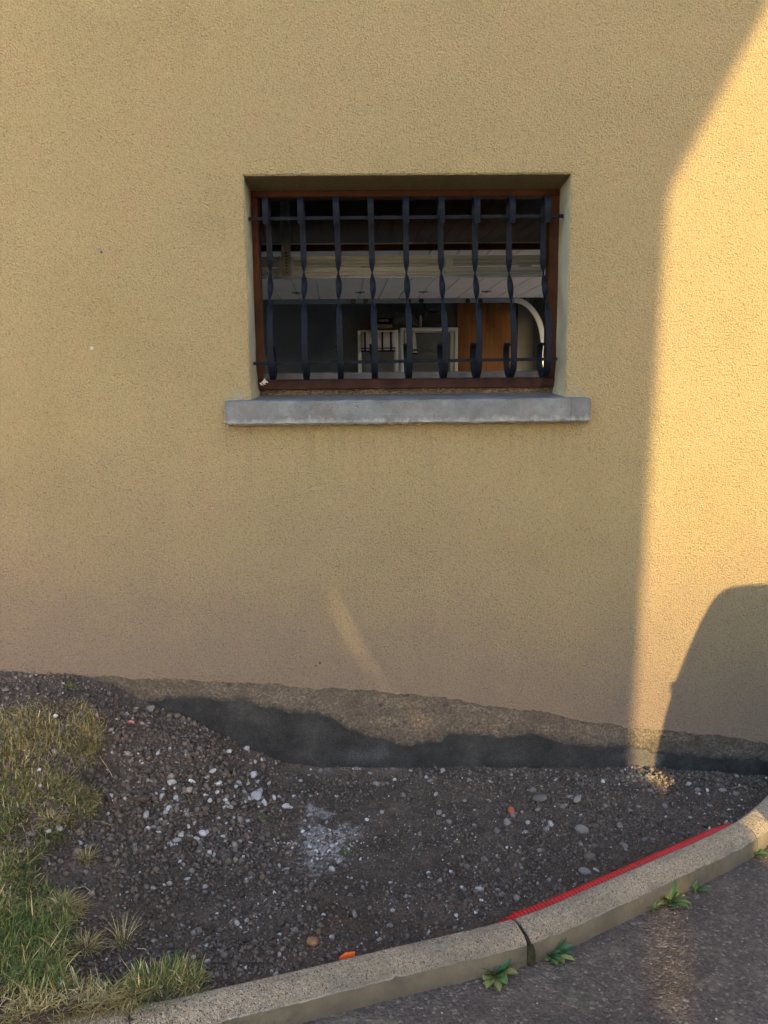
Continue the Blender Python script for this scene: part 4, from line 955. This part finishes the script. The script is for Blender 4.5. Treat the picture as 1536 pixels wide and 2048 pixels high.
SD = [(306,1558,18),(878,1604,15),(464,1903,20),(361,1828,14),(560,1844,20),(1111,1717,24),(524,1795,16),(1240,1720,16),(1000,1690,14),(760,1720,12),(640,1800,12),(430,1720,12),(350,1790,13),(300,1820,12),(410,1540,14),(380,1520,13),(455,1540,16),(440,1520,12),(478,1525,15),(425,1505,14),(330,1570,14),(365,1575,12),(500,1530,14),(345,1530,12),(370,1545,13),(395,1590,12),(1060,1760,14),(1010,1760,13),(900,1800,13),(830,1600,12),(1190,1650,14),(1330,1650,13),(1410,1650,12),(1340,1700,12)]
for x, y, s in WC: place_stone(x, y, s, 'white', 'small whitish stone in the loose cluster on the dark slope beside the grass', 'whitish stones clustered on the dark slope', random.random() < .65, sink=.33)
for x, y, s in SW: place_stone(x, y, s, 'pale', 'small pale stone lying singly on the flat dug soil', 'pale stones scattered over the flat soil', random.random() < .75, sink=.38)
for x, y, s in SG: place_stone(x, y, s, 'grey', 'small mid grey stone half sunk in the dug soil', 'grey stones scattered over the soil', random.random() < .6, sink=.35)
for x, y, s in SD: place_stone(x, y, s, 'dark', 'dark soil-coloured stone in the dug soil', 'dark stones scattered over the soil', True, sink=.35)
place_stone(509, 1592, 27, 'white', 'largest white lump in the cluster on the dark slope', None, True)
place_stone(284, 1596, 24, 'dark', 'broad flat dark stone at the foot of the grass edge', None, True, flat=.7)
place_stone(441, 1795, 18, 'brown', 'flat brown stone below the whitish cluster', None, True, flat=.7)
place_stone(1179, 1712, 19, 'brown', 'tall brown stone near the middle of the red conduit', None, True, flat=1.4)
place_stone(1080, 1596, 24, 'grey', 'crusty grey lump in the soil left of the sunlit strip', None, True)
place_stone(1154, 1597, 22, 'grey', 'flaky grey lump nearest the sunlit strip of wall', None, True)
place_stone(1021, 1621, 18, 'brick', 'orange brick chip lying on the soil', None, True, 'brick_chip', .1, .8, 'brick chip')
place_stone(627, 1881, 22, 'ochre', 'ochre stone on the soil just behind the kerb', None, True, flat=.8)
place_stone(300, 1416, 19, 'grey', 'pale grey sliver of stone at the top of the slope by the wall', None, True, flat=.5)
place_stone(12, 1378, 16, 'grey', 'pale stone on the bare strip above the grass', None, True, flat=.6)
place_stone(64, 1668, 20, 'grey', 'grey stone set in the grass at the left', None, True)
place_stone(118, 1656, 13, 'white', 'small round stone at the grass edge', None, False)
p = PL(692, 1912, KB-.012, KS); mb = MB(); mb.prism([(p[0]-.018, p[1]-.004, p[2]-.014), (p[0]+.020, p[1]+.009, p[2]-.014), (p[0]+.018, p[1]+.016, p[2]-.014), (p[0]-.004, p[1]+.012, p[2]-.014)], (0.002, 0.002, .013)); mb.solid('orange_offcut', M['orange'], 'bright orange plastic offcut poking up behind the kerb', 'offcut')
p = G(258, 1452); z = p[2]+.006; mb = MB(); mb.tube([p+np.array([-.014, -.03, .006]), p+np.array([-.004, -.006, .010]), p+np.array([.002, .012, .010])], .0035, 6); mb.tube([p+np.array([-.010, .012, .010]), p+np.array([.004, .013, .012]), p+np.array([.016, .010, .008])], .005, 6); mb.solid('pink_peg', M['pink'], 'faded pink T-shaped peg lying on the slope near the grass', 'peg')

# loose gravel and clods: one mass
N = 100000
gx_ = RNG.uniform(-1.25, 2.02, N); gt = RNG.random(N); gy_ = gt*(yk(gx_)-.0)+-.004; gy_ = np.minimum(gy_, -.006)
gz_ = H(gx_, gy_); gpx, gpy = proj(np.stack([gx_, gy_, gz_], -1))
dens = 0.26+1.6*vn(gx_*6, gy_*6, 3)**1.5*vn(gx_*17, gy_*17, 4)**1.3*2
slope = sstep(640, 420, gpx)*sstep(1380, 1450, gpy)*sstep(1800, 1650, gpy); dens += slope*.6
dens += ((gpx > 200) & (gpx < 520) & (gpy > 1700))*.35
keep = (RNG.random(N) < dens) & ~(in_poly(gpx, gpy, GRASS) & (RNG.random(N) < .75)) & (gpx > -30) & (gpx < 1570)
gx_, gy_, gz_, gpx, gpy = (a[keep] for a in (gx_, gy_, gz_, gpx, gpy)); slope = slope[keep]; n = len(gx_)
fl = sstep(620, 720, gpx)*(1-sstep(1000, 1250, gpx)*0)*sstep(1560, 1600, gpy)*(.4+.6*vn(gx_*4, gy_*4, 1))
sz = np.clip(RNG.lognormal(math.log(.0029), .6, n), .0012, .0115)*(1+.45*slope)*(1-.38*fl)
qv = RNG.normal(size=(n, 4)); qv /= np.linalg.norm(qv, axis=1)[:, None]
w_, a_, b_, c_ = qv.T
RM = np.stack([1-2*(b_*b_+c_*c_), 2*(a_*b_-c_*w_), 2*(a_*c_+b_*w_), 2*(a_*b_+c_*w_), 1-2*(a_*a_+c_*c_), 2*(b_*c_-a_*w_), 2*(a_*c_-b_*w_), 2*(b_*c_+a_*w_), 1-2*(a_*a_+b_*b_)], -1).reshape(n, 3, 3)
base = IV[None]*(1+(RNG.random((n, 12, 1))-.5)*.75)*RNG.uniform(.5, 1.0, (n, 1, 3))
P_ = np.einsum('nij,nkj->nki', RM, base)*sz[:, None, None]+np.stack([gx_, gy_, gz_+sz*.35], -1)[:, None]
u = RNG.random(n); pale = .012+.016*vn(gx_*3, gy_*3, 6)+.030*slope*vn(gx_*9, gy_*9, 2)
bd = G(650, 1690); pale += .5*np.exp(-((gx_-bd[0])**2/.012+(gy_-bd[1])**2/.009))
tc = np.array([0.092, 0.070, 0.056])*RNG.uniform(.5, 1.35, (n, 1)); tg = np.array([0.165, 0.135, 0.115])*RNG.uniform(.6, 1.4, (n, 1)); tw = np.array([0.33, 0.30, 0.285])*RNG.uniform(.7, 1.3, (n, 1)); tb = np.array([0.125, 0.082, 0.058])*RNG.uniform(.6, 1.2, (n, 1))
tt = np.where((u < pale)[:, None], tw, np.where((u < pale+.07)[:, None], tg, np.where((u < pale+.14)[:, None], tb, tc)))
sp = G(1288, 1556); kk = (.75*np.exp(-((gx_-sp[0])**2/.007+(gy_-sp[1])**2/.003)))[:, None]; tt = tt*(1-kk)+np.array([0.24, 0.19, 0.135])*kk  # crumbs tinted pale there too, painting up the sunlit spot
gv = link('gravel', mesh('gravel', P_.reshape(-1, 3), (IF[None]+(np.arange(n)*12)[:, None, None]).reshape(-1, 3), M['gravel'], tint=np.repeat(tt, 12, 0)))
gv['kind'] = 'stuff'; gv['label'] = 'loose dark gravel and soil crumbs covering the dug strip'

# grit on the asphalt
N = 700; i = RNG.integers(300, 690, N); d = .09+RNG.random(N)**1.5*.9; x_ = KX[i]+KNX[i]*d; y_ = KY[i]+KNY[i]*d; z_ = AB+KS*x_; s_ = RNG.lognormal(math.log(.0019), .5, N)
P_ = IV[None]*(1+(RNG.random((N, 12, 1))-.5)*.5)*s_[:, None, None]+np.stack([x_, y_, z_+s_*.3], -1)[:, None]
tt = np.where((RNG.random(N) < .22)[:, None], np.array([[.30, .27, .24]]), np.array([[.10, .085, .075]]))*RNG.uniform(.6, 1.2, (N, 1))
gg = link('grit', mesh('grit', P_.reshape(-1, 3), (IF[None]+(np.arange(N)*12)[:, None, None]).reshape(-1, 3), M['gravel'], tint=np.repeat(tt, 12, 0))); gg['kind'] = 'stuff'; gg['label'] = 'fine grit strewn over the asphalt beside the kerb'

# ------------------------------------------------------------------ GRASS, TUFTS, WEEDS
def blades(root, length, width, az, lean, curl, cols):
    """curved tapering blades, 4 cross-sections each"""
    n = len(root); L = np.array([0, .35, .7, 1.0]); W = np.array([.8, 1.0, .7, .06])
    dx, dy = np.cos(az), np.sin(az); vs = []
    for k in range(4):
        th = lean+curl*L[k]; 
        if k == 0: pos = root.copy()
        else:
            s = length*(L[k]-L[k-1]); thm = lean+curl*(L[k]+L[k-1])/2
            pos = pos+np.stack([dx*np.sin(thm)*s, dy*np.sin(thm)*s, np.cos(thm)*s], -1)
        side = np.stack([-dy, dx, 0*dx], -1)*(width*W[k]/2)[:, None]
        vs += [pos-side, pos+side]
    v = np.stack(vs, 1).reshape(-1, 3); b = (np.arange(n)*8)[:, None]
    f = np.concatenate([b+np.array([[0, 1, 3, 2]]), b+np.array([[2, 3, 5, 4]]), b+np.array([[4, 5, 7, 6]])], 0)
    return v, f, np.repeat(cols, 8, 0)
GREEN = np.array([[.085, .125, .030], [.125, .150, .040], [.060, .105, .032], [.17, .16, .05]]); STRAW = np.array([[.36, .27, .12], [.44, .34, .18], [.26, .18, .075], [.31, .26, .095]])
def pal(n, dry): 
    g = GREEN[RNG.integers(0, 4, n)]; s = STRAW[RNG.integers(0, 4, n)]; return np.where((RNG.random(n) < dry)[:, None], s, g)*RNG.uniform(.65, 1.35, (n, 1))
N = 830000
x_ = RNG.uniform(-3.0, 0.12, N); y_ = RNG.random(N)*yk(x_); z_ = H(x_, y_); ppx, ppy = proj(np.stack([x_, y_, z_], -1))
jx_ = ppx+RNG.normal(0, 5, N); jy_ = ppy+RNG.normal(0, 5, N)
patch = vn(x_*9, y_*9, 6)
k = in_poly(jx_, jy_, GRASS) & (ppx > -1300) & (ppy < 2700) & (RNG.random(N) < .22+1.0*sstep(.25, .6, patch)) & (y_ > yk(x_)+.002)
x_, y_, z_, ppx, ppy, patch = (a[k] for a in (x_, y_, z_, ppx, ppy, patch)); n = len(x_)
green = np.clip(.15+.75*sstep(1560, 1760, ppy)*sstep(260, 40, ppx)+.55*((ppx > 230) & (ppx < 410) & (ppy > 1930))+.25*((ppy > 1560) & (ppy < 1700)), 0, .85)*(.45+1.0*vn(x_*7+3, y_*7, 5))
dry = 1-np.clip(green, 0, .9)
straw_strip = (ppy > 1985) & (ppx < 280); dry = np.where(straw_strip, .93, dry)
ln = np.clip(RNG.lognormal(math.log(.0225), .42, n), .008, .075)*np.where(ppy > 1700, 1.25, .9)
v, f, t = blades(np.stack([x_, y_, z_-.003], -1), ln, np.where(RNG.random(n) < .08, RNG.uniform(.003, .0055, n), RNG.uniform(.0012, .0026, n)), RNG.uniform(0, 6.283, n), np.abs(RNG.normal(1.0, .42, n)), RNG.uniform(-.2, 1.7, n), pal(n, dry)*np.where(ppy < 1720, .92, 1.15)[:, None])
gr_ = link('grass', mesh('grass', v, f, M['grass'], tint=t)); gr_['kind'] = 'stuff'; gr_['label'] = 'ragged half-dry turf along the left edge'
def tuft(px, py, n, length, dry, label, name='grass_tuft', spread=.02, lean=.7, width=.0014, pale=1.0, curl=(.3, 1.6)):
    p = G(px, py); a = RNG.uniform(0, 6.283, n); r = np.sqrt(RNG.random(n))*spread
    root = np.stack([p[0]+r*np.cos(a), p[1]+r*np.sin(a), np.zeros(n)], -1); root[:, 2] = H(root[:, 0], np.minimum(root[:, 1], -.004))-.002
    v, f, t = blades(root, length*RNG.uniform(.5, 1.25, n), np.full(n, width), a+RNG.normal(0, .7, n), np.abs(RNG.normal(lean, .3, n)), RNG.uniform(*curl, n), pal(n, np.full(n, dry))*pale)
    solid(name, v, f, M['grass'], label, 'grass tuft' if name == 'grass_tuft' else 'weed', origin=p, tint=t)
tuft(130, 1808, 300, .046, 1.0, 'straw-coloured grass tuft drooping over the turf edge', spread=.04, lean=.95)
tuft(172, 1895, 170, .046, .95, 'dry grass tuft standing alone on bare soil near the kerb', spread=.022)
tuft(172, 1722, 110, .048, .75, 'small spiky half-dry tuft on the bare soil beside the turf', spread=.012, lean=.5)
tuft(246, 1888, 60, .075, .7, 'sparse tuft with long bent straws above the kerb grass', spread=.016, lean=.5)
tuft(335, 1972, 620, .043, .35, 'green grass clump growing against the back of the kerb', spread=.075, lean=.65, width=.0018, curl=(-.2, 1.2))
tuft(180, 1478, 240, .030, 1.0, 'pale dry seedy weed at the upper corner of the turf', 'dry_weed', spread=.040, lean=.6, pale=1.25)
tuft(140, 1378, 70, .030, .05, 'small green tuft in the bare strip under the wall', spread=.012, lean=.4, width=.002)
tuft(272, 1390, 60, .022, .05, 'tiny green tuft at the foot of the wall', spread=.012, lean=.5, width=.002)
tuft(522, 1640, 110, .020, .0, 'little feathery green weed among the whitish stones', 'green_weed', spread=.014, lean=.4, width=.002)
tuft(690, 1708, 80, .020, .05, 'little green weed in the white dust patch', 'green_weed', spread=.009, lean=.4, width=.002)
tuft(98, 1640, 110, .034, .85, 'yellowish withered weed at the turf edge', 'dry_weed', spread=.022, lean=.7, width=.002, pale=1.3)
tuft(130, 1640, 90, .028, .9, 'reddish brown withered weed beside the yellowish one', 'dry_weed', spread=.018, lean=.7, width=.003, pale=.75)

# straw laid over the back of the kerb at the left corner
n = 3600; i = RNG.integers(ki(-1.6), ki(-.085), n); d = -RNG.random(n)*.05+.006
root = np.stack([KX[i]+KNX[i]*d, KY[i]+KNY[i]*d, KB+KS*KX[i]-.004-.1*np.maximum(0, -d)], -1); az = np.arctan2(KNY[i], KNX[i])+RNG.normal(0, .9, n)
v, f, t = blades(root, RNG.uniform(.03, .085, n), RNG.uniform(.0012, .002, n), az, RNG.uniform(.7, 1.4, n), RNG.uniform(.1, .7, n), pal(n, np.full(n, .93)))
solid('straw_fringe', v, f, M['grass'], 'fringe of flattened straw hanging over the kerb at the bottom left', 'dry grass', tint=t)['kind'] = 'stuff'

def straw(pts, label, r=.0009):
    P0 = [G(a, b)+np.array([0, 0, h]) for a, b, h in pts]; MB().tube(P0, r, 5).solid('straw', M['straw'], label, 'straw')
straw([(1462, 1582, .010), (1480, 1579, .014), (1495, 1577, .010)], 'thin pale straw on the soil near the sunlit wall strip')
straw([(200, 1517, .006), (212, 1535, .008), (222, 1550, .006), (228, 1566, .004)], 'wiry root hanging down the cut edge of the turf')
straw([(150, 1782, .008), (170, 1781, .012), (182, 1787, .006)], 'curved dry straw lying on soil beside the drooping tuft')
straw([(186, 1645, .005), (205, 1648, .008), (230, 1656, .004)], 'light straw lying on the soil below the turf corner')
straw([(275, 1903, .008), (290, 1906, .012), (298, 1911, .004)], 'short dry straw near the green clump at the kerb')
straw([(797, 1512, .02), (820, 1505, .02)], 'pale splinter resting at the foot of the dark wall coat', .0014)

LEAFN = 7
def leaf_mesh(L, W, bend, fold, c, root, az, lean, par, wave=0.0):
    vv = []; ff = []; pos = np.array(root, float); d2 = np.array([math.cos(az), math.sin(az), 0]); sd = np.array([-math.sin(az), math.cos(az), 0])
    for i in range(LEAFN):
        t = i/(LEAFN-1); th = lean+bend*t
        if i: pos = pos+(d2*math.sin(th)+np.array([0, 0, math.cos(th)]))*L/(LEAFN-1)
        w = W*(0.10+0.9*math.sin(math.pi*min(1, t**1.5*.96+.04))**.8)*(1 if t < .98 else .15)*(1+wave*math.sin(t*19))
        nrm = d2*math.cos(th)-np.array([0, 0, math.sin(th)]); nrm = -nrm
        for s in (-1, -.5, 0, .5, 1): vv.append(pos+sd*w*s/2+np.array([0, 0, 1])*abs(s)*w*fold)
    for i in range(LEAFN-1):
        for j in range(4): ff.append((i*5+j, i*5+j+1, (i+1)*5+j+1, (i+1)*5+j))
    cc = np.repeat(np.array([c])*1.0, len(vv), 0); cc[2::5] *= 1.45
    return part('leaf', vv, ff, M['leaf'], par, smooth=True, tint=cc)
def weed(px, py, leaves, label, up=0.0):
    p = PL(px, py, AB, KS); t = thing('weed', p, label, 'weed')
    extra = [(RNG.uniform(0, 360), L*RNG.uniform(.35, .75), W*RNG.uniform(.4, .7), RNG.uniform(20, 80), bend, tuple(np.array(c)*RNG.choice([.7, 1.0, 1.25])+(np.array([.05, .02, -.01]) if RNG.random() < .2 else 0))) for (az, L, W, lean, bend, c) in leaves+leaves[::2]]
    for (az, L, W, lean, bend, c) in leaves+extra:
        leaf_mesh(L*RNG.uniform(.95, 1.25), W*RNG.uniform(1.1, 1.45), bend*RNG.uniform(.5, 1.3), .22, tuple(np.array(c)*RNG.uniform(.75, 1.2)) if True else c, p+np.array([.003*math.cos(R(az)), .003*math.sin(R(az)), .002]), R(az), R(lean), t, .08)
g1, g2, g3 = (.055, .110, .048), (.080, .130, .042), (.16, .165, .055)
weed(987, 1950, [(165, .052, .026, 40, .7, g1), (150, .045, .022, 62, .5, g1), (20, .050, .026, 38, .7, g1), (70, .046, .022, 22, .6, g2), (190, .030, .020, 65, .4, g1), (350, .055, .020, 70, .4, g3), (275, .055, .017, 78, .3, g3), (245, .050, .017, 75, .35, g3), (300, .045, .022, 75, .2, g2), (310, .030, .020, 60, .3, g2), (225, .035, .018, 70, .3, g3)], 'broad-leaved rosette weed rooted at the kerb foot, left of the joint')
weed(1098, 1912, [(40, .060, .018, 35, .6, g1), (60, .050, .016, 25, .5, g2), (95, .045, .016, 25, .6, g2), (150, .050, .020, 45, .6, g1), (10, .060, .016, 62, .4, g1), (355, .060, .015, 72, .3, g1), (330, .055, .015, 75, .2, g3), (310, .050, .016, 78, .2, g3), (190, .045, .020, 68, .3, g1), (285, .040, .014, 78, .2, g2), (25, .055, .014, 50, .5, g1), (130, .030, .018, 30, .5, g2)], 'narrow-leaved weed growing at the open kerb joint')
weed(1340, 1806, [(60, .055, .024, 25, .6, g2), (110, .045, .022, 30, .6, g2), (150, .042, .020, 45, .5, g2), (30, .040, .022, 50, .6, g3), (10, .045, .020, 55, .7, g3), (340, .045, .014, 65, .5, g2), (315, .045, .014, 70, .4, g2), (180, .040, .020, 55, .4, g2), (270, .035, .016, 70, .3, g1)], 'leafy weed at the kerb foot, furthest right of the three rosettes')
weed(1308, 1818, [(100, .028, .008, 25, .5, g2), (140, .028, .008, 40, .5, g2), (60, .026, .007, 35, .5, g2), (200, .026, .007, 60, .4, g2), (20, .024, .008, 60, .3, g3), (250, .022, .007, 70, .2, g2), (170, .022, .007, 50, .2, g1)], 'small narrow sprig just left of the leafy weed')
weed(1390, 1782, [(60, .026, .012, 40, .5, g2), (150, .030, .011, 60, .4, g1), (340, .038, .014, 75, .2, g1), (20, .024, .010, 50, .4, g1), (100, .022, .010, 30, .4, g2)], 'low sprig with one flat leaf between the leafy weed and the kerb joint')
weed(1506, 1712, [(340, .040, .018, 72, .25, g2), (20, .030, .012, 50, .4, g2), (120, .028, .008, 25, .5, g1), (80, .034, .007, 15, .5, g1), (200, .024, .010, 60, .4, g1), (300, .026, .012, 70, .3, g2)], 'weed at the sunlit kerb stone beside the red scrap')
p = PL(1524, 1692, AB, KS); mb = MB()
for k in range(6):
    c = p+np.array([RNG.uniform(-.02, .02), RNG.uniform(-.012, .012), .006]); d = (RNG.random(3)-.5)*np.array([.03, .02, .012]); mb.tube([c-d, c, c+d], [.002, .005, .002], 5)
mb.solid('red_scrap', M['pink'], 'crumpled pinkish red scrap at the sunlit kerb foot', 'scrap')
